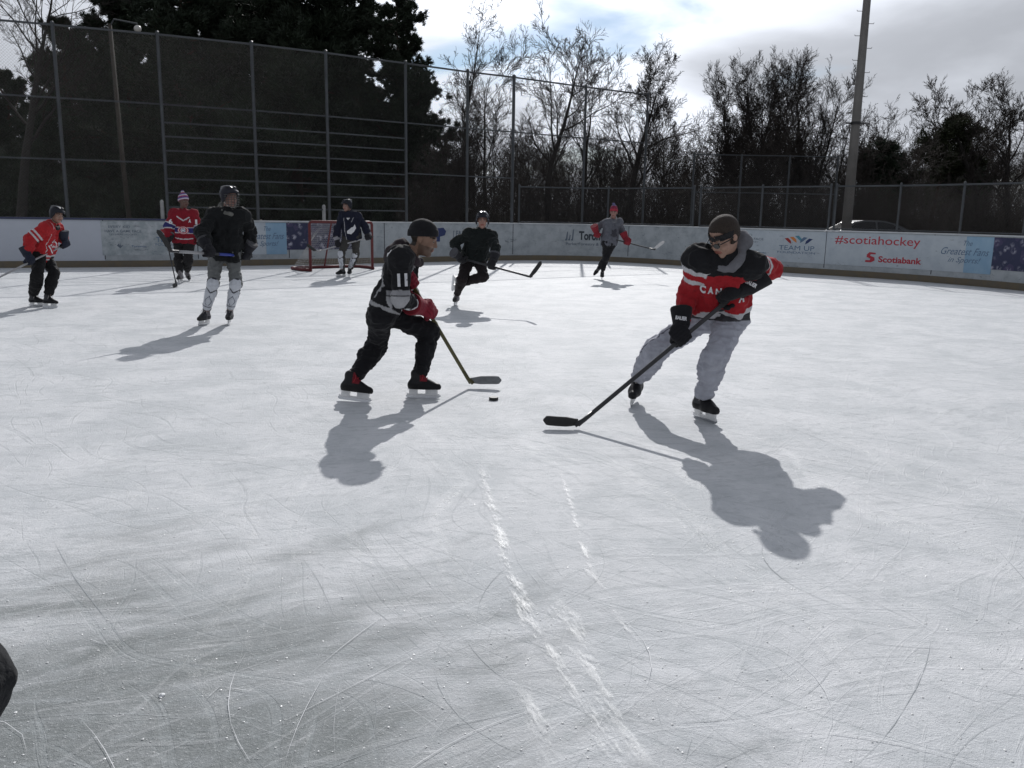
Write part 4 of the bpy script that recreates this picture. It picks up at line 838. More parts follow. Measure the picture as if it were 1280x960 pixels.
# ---- the person
def build_person(J, lab, face, upv, h, jersey, trousers, skin=(.42, .26, .19), skates=None, gloves=None, hat=None, beard=0., toes=None, girth=1., plant=(1, 1), baggy=.0, hood=None, hem=.13, loose=0., grp=None, elastic=False, hs=1.07, arm=1.):
    J = {k: (np.array(v) if isinstance(v, list) else v) for k, v in J.items()}; s = J['s']
    pel, neck, head = J['pel'], J['neck'], J['head']; base = ((J['anR']+J['anL'])/2)*[1, 1, 0]
    who = thing('person', base, lab, 'person', grp)
    rtv = unit((J['shR']-J['shL'])+(J['hipR']-J['hipL'])); upx = unit(neck-pel); rtv = unit(rtv-upx*(rtv@upx)); fwx = np.cross(upx, rtv); TL = np.linalg.norm(neck-pel)
    T = lambda x, y, z: pel+(rtv*x+fwx*y+upx*z)*s
    HB3 = basis(face, upv); hs = hs*s; HM = lambda x, y, z: head+(HB3[0]*x+HB3[1]*y+HB3[2]*z)*hs
    allp = np.array([v for k, v in J.items() if k != 's' and k not in ('butt', 'heel')])
    lo, hi = allp.min(0)-.22, allp.max(0)+.22
    # body
    f = Field(lo, hi, h, .05); g_ = girth
    for S_ in 'RL':
        f.cone(J['hip'+S_], J['kn'+S_], .075*s, .052*s); f.cone(J['kn'+S_], J['an'+S_], .05*s, .036*s); f.cone(J['sh'+S_], J['el'+S_], .046*s, .038*s); f.cone(J['el'+S_], J['wr'+S_], .037*s, .027*s); f.ell(J['wr'+S_]+(J['gr'+S_]-J['wr'+S_])*.35, (.024, .024, .024))
    for x in (-.055, .055): f.cone(T(x, 0, .02), T(x*1.2, 0, .34), .085*s, .08*s, .05)
    f.cone(J['shR'], J['shL'], .055*s, .055*s); f.cone(T(0, -.01, .42), HM(0, -.02, -.05), .058*s, .056*s, .03)
    f.ell(HM(0, -.012, .035), np.array((.074, .092, .082))*hs, HB3, .02); f.ell(HM(0, .022, -.035), np.array((.057, .068, .077))*hs, HB3, .02); f.ell(HM(0, .066, -.092), np.array((.022, .02, .018))*hs, HB3, .02)
    f.cone(HM(0, .088, .014), HM(0, .102, -.022), .0075*hs, .012*hs, .008); f.cone(HM(-.034, .079, .028), HM(.034, .079, .028), .010*hs, .010*hs, .012)
    for x in (-1, 1):
        f.ell(HM(x*.031, .097, .006), np.array((.016, .013, .011))*hs, HB3, .008, 'sub'); f.ell(HM(x*.031, .077, .006), np.array((.0125,)*3)*hs, HB3, .003); f.ell(HM(x*.078, -.008, -.002), np.array((.010, .02, .031))*hs, HB3, .006); f.ell(HM(x*.04, .065, -.03), np.array((.02, .02, .02))*hs, HB3, .015)
    f.cone(HM(-.020, .087, -.050), HM(.020, .087, -.050), .0065*hs, .0065*hs, .005); f.cone(HM(-.017, .086, -.060), HM(.017, .086, -.060), .007*hs, .007*hs, .005)
    V, Q = f.mesh(); V = relax(V, Q, 1); q = (V-head)@HB3.T/hs; skin = tuple(np.array(skin)*(.75 if h > .008 else 1)); C = np.tile(skin, (len(V), 1))*(.92+.16*vnoise(V, 40)[:, None]); sk = np.array(skin)  # coarser-meshed figures get darker skin: backlit shade put into the colour
    hd = np.linalg.norm(q, axis=1) < .17; fr = hd & (q[:, 1] > .05)
    C[fr & (np.abs(q[:, 2]+.055) < .011) & (np.abs(q[:, 0]) < .026)] = sk*(.75, .45, .45)
    C[fr & (np.abs(q[:, 2]-.032) < .006) & (np.abs(np.abs(q[:, 0])-.033) < .02)] = (.03, .02, .015)
    for x in (-1, 1):
        d = np.linalg.norm((q-[x*.031, .085, .006])*[1, .5, 1.3], axis=1); C[fr & (d < .0105)] = (.25, .22, .20); C[fr & (d < .007)] = (.02, .015, .012)
    if beard: m_ = hd & (q[:, 2] < -.035-.0*q[:, 1]) & (q[:, 1] > -.01) & ~((np.abs(q[:, 2]+.055) < .009) & (np.abs(q[:, 0]) < .022)); C[m_] = C[m_]*(1-beard)+np.array((.02, .015, .012))*beard
    C[hd & (q[:, 2] > .02) & (q[:, 1] < -.0) | (hd & (q[:, 1] < -.03) & (q[:, 2] > -.06))] = (.03, .022, .016)
    body = obj('body', mesh_np('body', V, Q, True, C), 'skin', who)
    # trousers
    f = Field(lo, hi, h); b = baggy
    f.cone(J['hipR'], J['hipL'], .118*s*g_, .118*s*g_, .05); f.cone(T(-.05, -.01, .0), T(-.05, 0, .14), .10*s*g_, .095*s*g_, .05); f.cone(T(.05, -.01, .0), T(.05, 0, .14), .10*s*g_, .095*s*g_, .05)
    f.ell(T(0, -.045, -.03), (.125*s*g_, .085*s*g_, .085*s*g_), np.array([rtv, fwx, upx]), .05)
    for S_ in 'RL':
        hp, kn_, an = J['hip'+S_], J['kn'+S_], J['an'+S_]; mid = kn_+(an-kn_)*.35; en = an+(kn_-an)*.16
        f.cone(hp, kn_, .103*s*g_, (.070+b*.6)*s, .05); f.cone(kn_, mid, (.070+b*.6)*s, (.069+b)*s, .04); f.cone(mid, en, (.069+b)*s, (.052+b*(0.2 if elastic else 1))*s, .03)
        if elastic: f.cone(en, an+(kn_-an)*.08, .05*s, .048*s, .012)
        d = unit(an-kn_); c0 = an+(kn_-an)*(.06 if elastic else .09); O_ = 'L' if S_ == 'R' else 'R'; f.plane(c0, d, c0-.12, c0+.12, (kn_, an), (J['kn'+O_], J['an'+O_]))
    V, Q = f.mesh(); V = relax(V, Q, 1); Nn = vnormals(V, Q)
    fold = np.abs(vnoise(V*[1, 1, 1.6], 16, 3)-.5)*2; fo2 = np.abs(vnoise(V*[.7, .7, 1.6]+fold[:, None]*.03, 26, 14)-.5)*2; V = V+Nn*((.5-fold)*.026+(.5-fo2)*.012+(vnoise(V, 9, 5)-.5)*.03)[:, None]*(.75+b*12)
    tr, tl = trousers if isinstance(trousers, tuple) and callable(trousers[0]) else (None, None)
    info = {}
    tR, dR = sd_seg(V, J['knR'], J['anR']); tL_, dL = sd_seg(V, J['knL'], J['anL']); t2R, e2R = sd_seg(V, J['hipR'], J['knR']); t2L, e2L = sd_seg(V, J['hipL'], J['knL'])
    C = trousers(V, dict(tR=tR, dR=dR, tL=tL_, dL=dL, uR=t2R, uL=t2L, eR=e2R, eL=e2L, rt=rtv, fw=fwx, J=J)) if callable(trousers) else np.tile(trousers, (len(V), 1))
    tro = obj('trousers', mesh_np('trousers', V, Q, True, C), 'cloth', who)
    # jersey
    f = Field(lo, hi, h); l = loose
    for x in (-1, 1):
        f.cone(T(x*.075, .0, -.02-hem), T(x*.07, .0, .12), (.118+l)*s*g_, (.118+l)*s*g_, .06); f.cone(T(x*.07, .0, .1), T(x*.085, .0, .33), (.118+l)*s*g_, (.105+l*.5)*s*g_, .06)
        S_ = 'R' if x > 0 else 'L'; sh, el, wr = J['sh'+S_], J['el'+S_], J['wr'+S_]
        f.cone(T(x*.06, 0, .36), sh, .095*s, .072*s, .05); f.cone(sh, el, (.072+l*.4)*s*arm, (.064+l*.5)*s*arm, .04); f.cone(el, el+(wr-el)*.55, (.064+l*.5)*s*arm, (.060+l*.6)*s*arm, .03); f.cone(el+(wr-el)*.55, wr+(el-wr)*.02, (.060+l*.6)*s*arm, (.040+l*.3)*s, .02)
        d = unit(wr-el); f.plane(wr, d, wr-.09, wr+.09, (el, wr+d*.1), (T(0, 0, -.1), T(0, 0, .3)))
    f.cone(T(0, -.01, .40), T(0, .0, .47 if hood else .5)+(head-neck)*(0 if hood else .12), .085*s, .062*s, .04); f.cone(J['shR'], J['shL'], .082*s, .082*s, .05)
    for S_ in 'RL': f.cone(T(0, -.015, .49), J['sh'+S_]*.75+T(0, -.015, .46)*.25, .062*s, .070*s, .05)
    f.plane(T(0, 0, -hem), -upx, T(0, 0, -hem)-.32, T(0, 0, -hem)+.32)
    V, Q = f.mesh(); V = relax(V, Q, 1); Nn = vnormals(V, Q); qz = (V-pel)@upx
    fold = np.abs(vnoise(V*[1.2, 1.2, .8], 13, 8)-.5)*2; fo2 = np.abs(vnoise(V*[1, 1, 1.4]+fold[:, None]*.03, 24, 12)-.5)*2; V = V+Nn*((.5-fold)*.026+(.5-fo2)*.012+(vnoise(V, 7, 2)-.5)*.035)[:, None]*(1+loose*8)
    loc = np.stack([(V-pel)@rtv, (V-pel)@fwx, (V-pel)@upx], 1)/s
    a = {}; 
    for S_ in 'RL':
        t1, d1 = sd_seg(V, J['sh'+S_], J['el'+S_]); t3, d3 = sd_seg(V, J['el'+S_], J['wr'+S_]); L1 = np.linalg.norm(J['el'+S_]-J['sh'+S_])/s; L3 = np.linalg.norm(J['wr'+S_]-J['el'+S_])/s
        a['d'+S_] = np.minimum(d1, d3)/s; a['t'+S_] = np.where(d1 < d3, t1*L1, L1+t3*L3)
    tt, td = sd_seg(V, T(0, 0, -.1), T(0, 0, .36)); dt = np.abs(td/s-.13); ar = np.where((a['dR'] < a['dL']), 1, 2); dm = np.minimum(a['dR'], a['dL']); isarm = (dm < .115+loose*.6) & (td/s > .135); ta = np.where(ar == 1, a['tR'], a['tL']); isarm |= (ta > .12) & (dm < .105) & (np.abs(loc[:, 0]) > .17)
    C = jersey(V, dict(x=loc[:, 0], y=loc[:, 1], z=loc[:, 2], arm=np.where(isarm, ar, 0), ta=ta, hem=hem, TL=TL/s)) if callable(jersey) else np.tile(jersey, (len(V), 1))
    jer = obj('jersey', mesh_np('jersey', V, Q, True, C), 'cloth', who); bv = bvh_of(V, Q)
    # hood or collar lying round the neck
    if hood:
        hc, back = hood; f = Field(neck-.28, neck+.28, h, .05); nn = 14; ring = []
        for i in range(nn):
            t = 2*math.pi*i/nn; q0 = T(.092*math.sin(t), .01+.092*math.cos(t), .51-.02*math.cos(t)); q1 = HM(.078*math.sin(t), -.015+.085*math.cos(t), -.145-.02*math.cos(t)); w_ = .35+.25*(1-math.cos(t))*.5*back; ring.append(q0*(1-w_)+q1*w_)
        for i in range(nn):
            t = 2*math.pi*i/nn; k_ = .027+.014*back*(1-math.cos(t))*.5; f.cone(ring[i], ring[(i+1) % nn], k_*s, k_*s, .02)
        if back > .5: f.ell(HM(0, -.125-.01*back, -.115), ((.06+.02*back)*s, (.03+.025*back)*s, (.045+.03*back)*s), HB3, .05); f.ell(T(0, -.085, .47), ((.08+.015*back)*s, (.035+.02*back)*s, (.05+.025*back)*s), np.array([rtv, fwx, upx]), .03)
        V, Q = f.mesh(); V = relax(V, Q, 1); Nn = vnormals(V, Q); V = V+Nn*((vnoise(V, 22, 4)-.5)*.02)[:, None]; obj('hood', mesh_np('hood', V, Q, True, np.tile(hc, (len(V), 1))*(.85+.3*vnoise(V, 18)[:, None])), 'cloth', who)
    Hm = M4(HB3, head) @ Matrix.Scale(hs, 4)
    if hat == 'helmet' or hat == 'cage':
        o = obj('helmet', HELM, 'helmet', who, Hm)
        mb = MB(); [mb.tube([(x*.09, .0, -.03), (x*.07, .03, -.085), (0, .05, -.118)], .004, 5) for x in (-1, 1)]; obj('chin_strap', mb.mesh('chin_strap'), 'lace' if hat == 'cage' else 'black', o, Hm)
        if hat == 'cage': obj('face_cage', CAGE, 'wire', o, Hm)
    elif hat in BEANIES: obj('beanie', BEANIES[hat], 'cloth', who, Hm)
    elif hat == 'band':
        obj('hair', HAIR, 'hair', who, Hm); obj('headband', BAND, 'cloth', who, Hm)
        mb = MB(); 
        for x in (-1, 1):
            pts = [(x*(.008+.024*(1+math.cos(t))), .112-.16*((.008+.024*(1+math.cos(t))))**2*8, .003+.017*math.sin(t)) for t in np.linspace(0, 2*math.pi, 12, endpoint=False)]; mb.poly(pts if x < 0 else pts[::-1]); mb.poly([(a_, b_-.004, c_) for a_, b_, c_ in (pts if x > 0 else pts[::-1])]); mb.tube([(x*.055, .098, .010), (x*.079, .05, .008), (x*.084, -.01, .004)], .0035, 5)
        mb.tube([(-.012, .113, .008), (.012, .113, .008)], .003, 5); obj('sunglasses', mb.mesh('sunglasses'), mat('dark_lens', (.01, .01, .01), .1), who, Hm)
    st_ax = J['heel']-J['butt']; gl_ = {}
    if gloves:
        for S_ in 'RL':
            o_ = T(.3 if S_ == 'R' else -.3, .25, 0)-pel; ok = (gloves.get('out'+S_)); o_ = np.array(ok) if ok else unit(o_)
            ax_ = np.array(gloves['ax'+S_]) if 'ax'+S_ in gloves else st_ax
            gl_[S_] = glove(who, J['gr'+S_], ax_, J['wr'+S_], o_, gloves['kind'], min(h, .0085), s*gloves.get('s'+S_, gloves.get('s', 1.12)), 1 if S_ == 'R' else -1)
    if skates:
        for i, S_ in enumerate('RL'): 
            shin = unit(J['kn'+S_]-J['an'+S_]); u_ = unit(np.array([0, 0, 1.])*(1.6 if plant[i] else .0)+shin*(.5 if plant[i] else 1)) 
            put_skate(who, skates, J['an'+S_], toes[i], u_, s*1.0, plant[i])
    return who, dict(T=T, rt=rtv, fw=fwx, up=upx, J=J, s=s, bv=bv, jer=jer, tro=tro, HM=HM, gl=gl_)

def stick(butt, heel, bdir, lab, m='carbon', bm='tape', blen=.30, tape=True, bup=None, wid=.03, thk=.02, bh=.07):
    butt = np.array(butt); heel = np.array(heel); ax = unit(heel-butt); root = thing('hockey_stick', (heel[0], heel[1], max(0, heel[2]-.03)), lab, 'hockey stick', 'hockey sticks in the skaters\' hands')
    bd = unit(bdir); n = unit(np.cross(ax, bd)); w = np.cross(n, ax)
    mb = MB(); mb.box((butt+heel)/2, (thk, wid, np.linalg.norm(heel-butt)), [n, w, ax]); me = mb.mesh('shaft'); o = obj('shaft', me, m, root); mo = o.modifiers.new('b', 'BEVEL'); mo.width = .005; mo.segments = 2
    if tape:
        mb = MB(); mb.box(butt+ax*.07, (thk+.004, wid+.004, .16), [n, w, ax]); mb.box(butt, (thk+.012, wid+.012, .02), [n, w, ax]); obj('butt_tape', mb.mesh('butt_tape'), 'bladewhite' if tape == 'w' else 'tape', root)
    # blade: lofted, slightly curved, rounded toe
    bu = unit(np.cross(n, bd)); bu = bu if bu@ax < 0 else -bu
    if bup is not None: bu = unit(np.array(bup)-bd*(np.array(bup)@bd))
    nn = np.cross(bd, bu); k = 13; V = []; F = []
    for i in range(k):
        t = i/(k-1); hh = bh*(.62+.38*min(t*3, 1))*(math.sqrt(max(0.02, 1-max(0, (t-.86)/.14)**2))); c = heel+bd*blen*t+nn*.035*t*t-ax*.0; bot = c-bu*.012; 
        if t == 0: bot = c-bu*.01
        cc_ = bot+bu*bh*.5; th = .006-.002*t
        for sx, sz in ((-1, -1), (1, -1), (1, 1), (-1, 1)): V.append(cc_+nn*sx*th+bu*sz*hh*.5)
        if i: b0 = (i-1)*4; F += [(b0+j, b0+(j+1) % 4, b0+4+(j+1) % 4, b0+4+j) for j in range(4)]
    F += [(3, 2, 1, 0), tuple((k-1)*4+j for j in range(4))]
    me = bpy.data.meshes.new('blade'); me.from_pydata([tuple(v) for v in V], [], F); me.update(); obj('blade', me, bm, root)
    mb = MB(); mb.tube([heel-ax*.14, heel-ax*.05, heel+bd*.02], [.017, .018, .019], 8); obj('hosel', mb.mesh('hosel', True), m, root)
    return root
PEOPLE = json.loads('''{"striker":{"pel":[-1.045,6.874,0.691],"neck":[-0.877,6.894,1.162],"head":[-0.722,6.894,1.288],"elR":[-0.875,6.681,0.843],"elL":[-0.837,7.081,0.844],"wrR":[-0.767,6.893,0.751],"wrL":[-0.849,6.833,0.904],"grR":[-0.708,6.945,0.716],"grL":[-0.841,6.79,0.978],"knR":[-1.132,7.074,0.406],"knL":[-0.697,7.132,0.522],"anR":[-1.28,6.773,0.171],"anL":[-0.764,6.933,0.17],"butt":[-0.866,6.756,1.027],"heel":[-0.362,7.369,0.04],"hipR":[-1.045,6.779,0.691],"hipL":[-1.045,6.969,0.691],"shR":[-0.877,6.719,1.132],"shL":[-0.877,7.069,1.132],"s":1.0},"redone":{"pel":[1.543,6.421,0.777],"neck":[1.49,6.131,1.219],"head":[1.455,6.078,1.418],"elR":[1.282,6.321,0.955],"elL":[1.888,6.339,1.142],"wrR":[1.215,6.168,0.735],"wrL":[1.686,6.192,1.03],"grR":[1.213,6.128,0.649],"grL":[1.608,6.212,0.962],"knR":[1.107,6.522,0.491],"knL":[1.453,6.07,0.535],"anR":[1.016,6.837,0.2],"anL":[1.433,6.321,0.173],"butt":[1.603,6.214,0.96],"heel":[0.473,5.951,0.029],"hipR":[1.445,6.448,0.777],"hipL":[1.641,6.395,0.777],"shR":[1.305,6.148,1.207],"shL":[1.676,6.115,1.168],"s":1.07},"shinpad":{"pel":[-3.777,11.314,0.948],"neck":[-3.7,11.265,1.443],"head":[-3.665,11.265,1.641],"elR":[-3.949,11.037,1.202],"elL":[-3.483,11.495,1.195],"wrR":[-3.853,10.883,1.022],"wrL":[-3.501,11.387,0.966],"grR":[-3.817,10.845,0.952],"grL":[-3.554,11.405,0.898],"knR":[-3.889,11.153,0.55],"knL":[-3.622,11.234,0.55],"anR":[-4.03,11.219,0.171],"anL":[-3.752,11.333,0.173],"butt":[-3.501,11.535,0.886],"heel":[-4.076,10.253,0.999],"hipR":[-3.867,11.281,0.948],"hipL":[-3.688,11.346,0.948],"shR":[-3.869,11.219,1.413],"shL":[-3.531,11.31,1.413],"s":1.0},"six":{"pel":[-6.784,17.877,0.884],"neck":[-6.75,17.85,1.415],"head":[-6.741,17.85,1.629],"elR":[-7.038,17.731,1.111],"elL":[-6.504,17.991,1.107],"wrR":[-7.013,17.638,0.862],"wrL":[-6.458,17.866,0.878],"grR":[-7.022,17.583,0.792],"grL":[-6.463,17.825,0.799],"knR":[-6.948,17.928,0.455],"knL":[-6.7,17.805,0.454],"anR":[-6.821,17.641,0.168],"anL":[-6.852,18.108,0.198],"butt":[-7.051,17.632,0.839],"heel":[-6.529,16.677,0.022],"hipR":[-6.881,17.86,0.884],"hipL":[-6.686,17.894,0.884],"shR":[-6.926,17.803,1.384],"shL":[-6.574,17.897,1.384],"s":1.04},"leftone":{"pel":[-7.135,13.091,0.786],"neck":[-6.957,13.088,1.199],"head":[-6.859,13.094,1.362],"elR":[-7.146,12.798,1.008],"elL":[-7.008,13.46,1.028],"wrR":[-7.151,12.733,0.775],"wrL":[-6.877,13.275,1.008],"grR":[-7.121,12.723,0.697],"grL":[-6.885,13.288,0.919],"knR":[-7.089,12.817,0.462],"knL":[-6.952,13.039,0.491],"anR":[-7.251,12.97,0.168],"anL":[-6.974,12.863,0.168],"butt":[-6.87,13.338,0.933],"heel":[-7.35,12.114,0.445],"hipR":[-7.127,13.006,0.786],"hipL":[-7.142,13.177,0.786],"shR":[-6.957,12.931,1.172],"shL":[-6.957,13.246,1.172],"s":0.9},"goalside":{"pel":[-3.714,19.893,0.925],"neck":[-3.736,19.874,1.421],"head":[-3.808,19.875,1.609],"elR":[-4.02,19.845,1.117],"elL":[-3.423,19.946,1.152],"wrR":[-4.038,19.815,0.841],"wrL":[-3.335,19.835,0.944],"grR":[-4.006,19.813,0.735],"grL":[-3.328,19.762,0.904],"knR":[-3.94,19.777,0.55],"knL":[-3.649,19.982,0.523],"anR":[-3.955,19.913,0.165],"anL":[-3.81,20.071,0.161],"butt":[-3.23,19.757,0.936],"heel":[-4.543,19.849,0.564],"hipR":[-3.808,19.91,0.925],"hipL":[-3.621,19.877,0.925],"shR":[-3.908,19.905,1.391],"shL":[-3.563,19.844,1.391],"s":1.0},"onefoot":{"pel":[-0.66,14.16,0.767],"neck":[-0.552,13.912,1.191],"head":[-0.513,13.862,1.38],"elR":[-0.958,13.959,1.019],"elL":[-0.293,13.731,0.967],"wrR":[-0.876,13.83,0.817],"wrL":[-0.325,13.575,0.766],"grR":[-0.823,13.884,0.776],"grL":[-0.341,13.538,0.688],"knR":[-0.833,13.876,0.445],"knL":[-0.489,13.873,0.498],"anR":[-0.935,14.156,0.165],"anL":[-0.849,14.031,0.379],"butt":[-0.856,13.913,0.785],"heel":[0.265,13.085,0.562],"hipR":[-0.752,14.135,0.767],"hipL":[-0.568,14.184,0.767],"shR":[-0.724,13.882,1.176],"shL":[-0.38,13.943,1.146],"s":1.0},"greyone":{"pel":[2.231,20.473,0.883],"neck":[2.281,20.423,1.365],"head":[2.302,20.423,1.556],"elR":[1.95,20.571,1.218],"elL":[2.549,20.584,1.104],"wrR":[1.898,20.353,1.113],"wrL":[2.609,20.393,0.957],"grR":[1.925,20.388,1.044],"grL":[2.642,20.373,0.882],"knR":[2.172,20.598,0.514],"knL":[2.162,20.442,0.514],"anR":[2.089,20.419,0.17],"anL":[2.021,20.697,0.243],"butt":[1.876,20.39,1.057],"heel":[3.294,20.357,0.725],"hipR":[2.151,20.427,0.883],"hipL":[2.311,20.519,0.883],"shR":[2.117,20.379,1.336],"shL":[2.445,20.467,1.336],"s":0.97}}''')
# ------------------------------------------------------------------ the skaters
GRP = 'skaters playing on the rink'
BK = np.array((.012, .012, .014)); WH = np.array((.50, .50, .52)); RD = np.array((.32, .016, .022)); NV = np.array((.014, .017, .045)); GY = np.array((.19, .195, .215))
def paint(V, base): return np.tile(base, (len(V), 1)).astype(float)
# striker, black jersey with 11 on the sleeve
def j1(V, a):
    C = paint(V, BK); arm = a['arm'] > 0; ta = a['ta']; C[arm & (ta > .235) & (ta < .275)] = (.27, .27, .285); C[arm & (np.abs(ta-.288) < .005)] = WH*.7
    t = ~arm; C[t & (np.abs(a['z']+a['hem']-.035) < .016)] = (.30, .30, .31); C[t & (np.abs(np.abs(a['x'])-.118-.05*np.sin(a['z']*9)) < .006) & (a['z'] > .12) & (a['z'] < .48)] = WH*.6
    C[arm & (ta < .23) & (ta > .02) & (np.abs(vnoise(V*0+np.stack([ta*0, ta*0, ta], 1), 1)) > 2)] = WH; return C
def t_plain(rgb, band=None):
    return lambda V, b: paint(V, np.array(rgb))
J = PEOPLE['striker']; J['butt'] = [-.87, 6.93, 1.02]; _b, _h = np.array(J['butt']), np.array(J['heel']); J['grL'] = list(_b+(_h-_b)*.06); J['grR'] = list(_b+(_h-_b)*.306); J['wrR'][1] += .06; J['wrL'] = [-.87, 6.98, .90]
w1, k1 = build_person(J, 'man in black number 11 jersey, black beanie and red gloves nearest the puck', (1, -.12, -.30), (.30, 0, 1), .0075, j1, t_plain((.010, .010, .012)), skin=(.22, .13, .09), skates='red', gloves=dict(kind=((.20, .018, .032), (.19, .016, .03), (.18, .016, .025)), outR=(.3, -1, .3), outL=(-.2, 1, .3), s=1.4), hat='black', beard=.55, toes=((.97, -.22, -.06), (1, -.06, 0)), hood=((.030, .022, .026), 1.5), hs=1.12, baggy=.004, elastic=True, grp=GRP, loose=.0, girth=.86, arm=.88, hem=-.035)
T = k1['T']; sh, el = np.array(J['shR']), np.array(J['elR']); mid = sh+(el-sh)*.52; 
decal(k1['jer'], k1['bv'], mid+[.012, 0, 0], (1, 0, .06), unit(sh-el), (0.12, -1, .05), 'whiteprint', text='11', width=.078, height=.10, bold=.05)
decal(k1['jer'], k1['bv'], T(.0, .1, .16), k1['rt']*-1, k1['up'], k1['fw'], 'whiteprint', text='LA', width=.17, height=.11, bold=.05, sub=1)
for dz, w_ in ((.26, .18), (.07, .20)): decal(k1['jer'], k1['bv'], T(0, .1, dz), k1['rt']*-1, k1['up'], k1['fw'], 'whiteprint', V2=[(0, 0), (1, .2), (1, 1), (.5, .7), (0, 1)], F2=[(0, 1, 2, 3, 4)], width=w_, height=.045, name='emblem', sub=1)
decal(k1['jer'], k1['bv'], sh+[-.06, 0, .03], (1, 0, .3), (-.3, 0, 1), (-.3, -.8, .6), 'whiteprint', V2=[(0, 0), (.6, .1), (1, .8), (.6, 1), (.4, .6), (.1, .7)], F2=[(0, 1, 2, 3, 4, 5)], width=.07, height=.07, name='emblem')
stick(J['butt'], J['heel'], (1, .04, .06), 'yellow stick with a grey blade held by the man in the number 11 jersey', 'yellow', 'bladegrey', blen=.27, bup=(0, -.1, 1), bh=.072)

# red and black jersey
def j2(V, a):
    C = paint(V, RD); arm = a['arm'] > 0; ta = a['ta']; t = ~arm; z = a['z']
    C[t & (z > .425)] = BK; C[arm & (ta < .045)] = BK
    C[arm & (ta > .045) & (ta < .082)] = WH; C[arm & (ta > .125) & (ta < .16)] = WH
    C[t & (z < -a['hem']+.045)] = WH*.95; return C
def tj2(V, b):
    C = paint(V, (.36, .37, .42)); J_ = b['J']
    for S_, u, e, t, d in (('R', b['uR'], b['eR'], b['tR'], b['dR']), ('L', b['uL'], b['eL'], b['tL'], b['dL'])):
        sg = 1 if S_ == 'R' else -1; kn_ = np.array(J_['kn'+S_]); q = (V-kn_); hp, an = np.array(J_['hip'+S_]), np.array(J_['an'+S_]); m = d < e
        ax_ = np.where(m[:, None], kn_+(an-kn_)*t[:, None], hp+(kn_-hp)*u[:, None]); r_ = V-ax_; lat = r_@b['rt']*sg; fr = r_@b['fw']; near = np.minimum(d, e) < .12
        C[near & (lat > .03) & (np.abs(fr+.0) < .0045)] = (.05, .05, .07)
        C[near & m & (t > .80) & (lat > .0)] *= .9
    up_ = (V-np.array(J_['pel']))[:, 2]; C[up_ > -.02] = (.05, .05, .055); return C
J = PEOPLE['redone']; J['head'][2] -= .05; J['head'][1] -= .02; J['neck'][2] -= .02; J['grL'] = list(np.array(J['grL'])+unit(np.array(J['heel'])-np.array(J['butt']))*.06)
w2, k2 = build_person(J, 'bent-over man in red and black jersey, black headband and light grey trousers', (-.76, -.50, -.60), (-.50, -.35, .8), .0072, j2, tj2, skin=(.33, .20, .15), skates='black', gloves=dict(kind=((.014, .014, .017), (.013, .013, .016), (.016, .016, .018)), outR=(-.1, -1, .15), outL=(0, -1, .15), s=1.4, sR=1.15), hat='band', toes=((-.30, -.93, -.12), (.38, -.92, 0)), hood=((.15, .15, .165), .75), baggy=.010, grp=GRP, loose=.0, girth=.92, arm=.9, hem=-.085)
T = k2['T']
for i, (ch, dy) in enumerate(zip('CANADA', (.03, .03, .02, .005, -.01, -.03))):
    decal(k2['jer'], k2['bv'], T(.13-i*.052, .1, .285+dy), -k2['rt'], k2['up'], k2['fw'], 'whiteprint', text=ch, width=.042, height=.07, bold=.05, sub=1)
decal(k2['jer'], k2['bv'], T(.11, .1, .445), -k2['rt'], k2['up'], k2['fw'], 'whiteprint', V2=[(0, .45), (.12, .1), (.3, 0), (1, .8), (.35, .3), (.18, .32)], F2=[(0, 1, 2, 3, 4, 5)], width=.055, height=.026, name='emblem')
for S_, out in (('R', (-.2, -1, .1)), ('L', (0, -1, .15))):
    o, (V, Q), (gp, ax, w_, p_) = k2['gl'][S_]; wr = np.array(J['wr'+S_]); el = np.array(J['el'+S_]); dd = unit(gp-wr); c_ = gp-dd*(.145 if S_ == 'R' else .16)
    rgt = unit(np.cross(np.array((0, 0, 1.)) if S_ == 'R' else dd, -np.array(out))) if S_ == 'R' else unit((.9, 0, -.45))
    if S_ == 'R': rgt = unit((1, 0, -.12))
    decal(o, bvh_of(V, Q), c_, rgt, unit(np.cross(unit((0., 1., 0)), -rgt)) if False else unit((-rgt[2]*-1*-1, 0, rgt[0])), unit(out), 'whiteprint', text='BAUER', width=.085, height=.028, bold=.05)
stick(J['butt'], J['heel'], (-1, -.10, .02), 'black stick reaching down to the ice, held by the man in red and black', 'carbon', 'tape', blen=.245, bup=(0, -.1, 1))

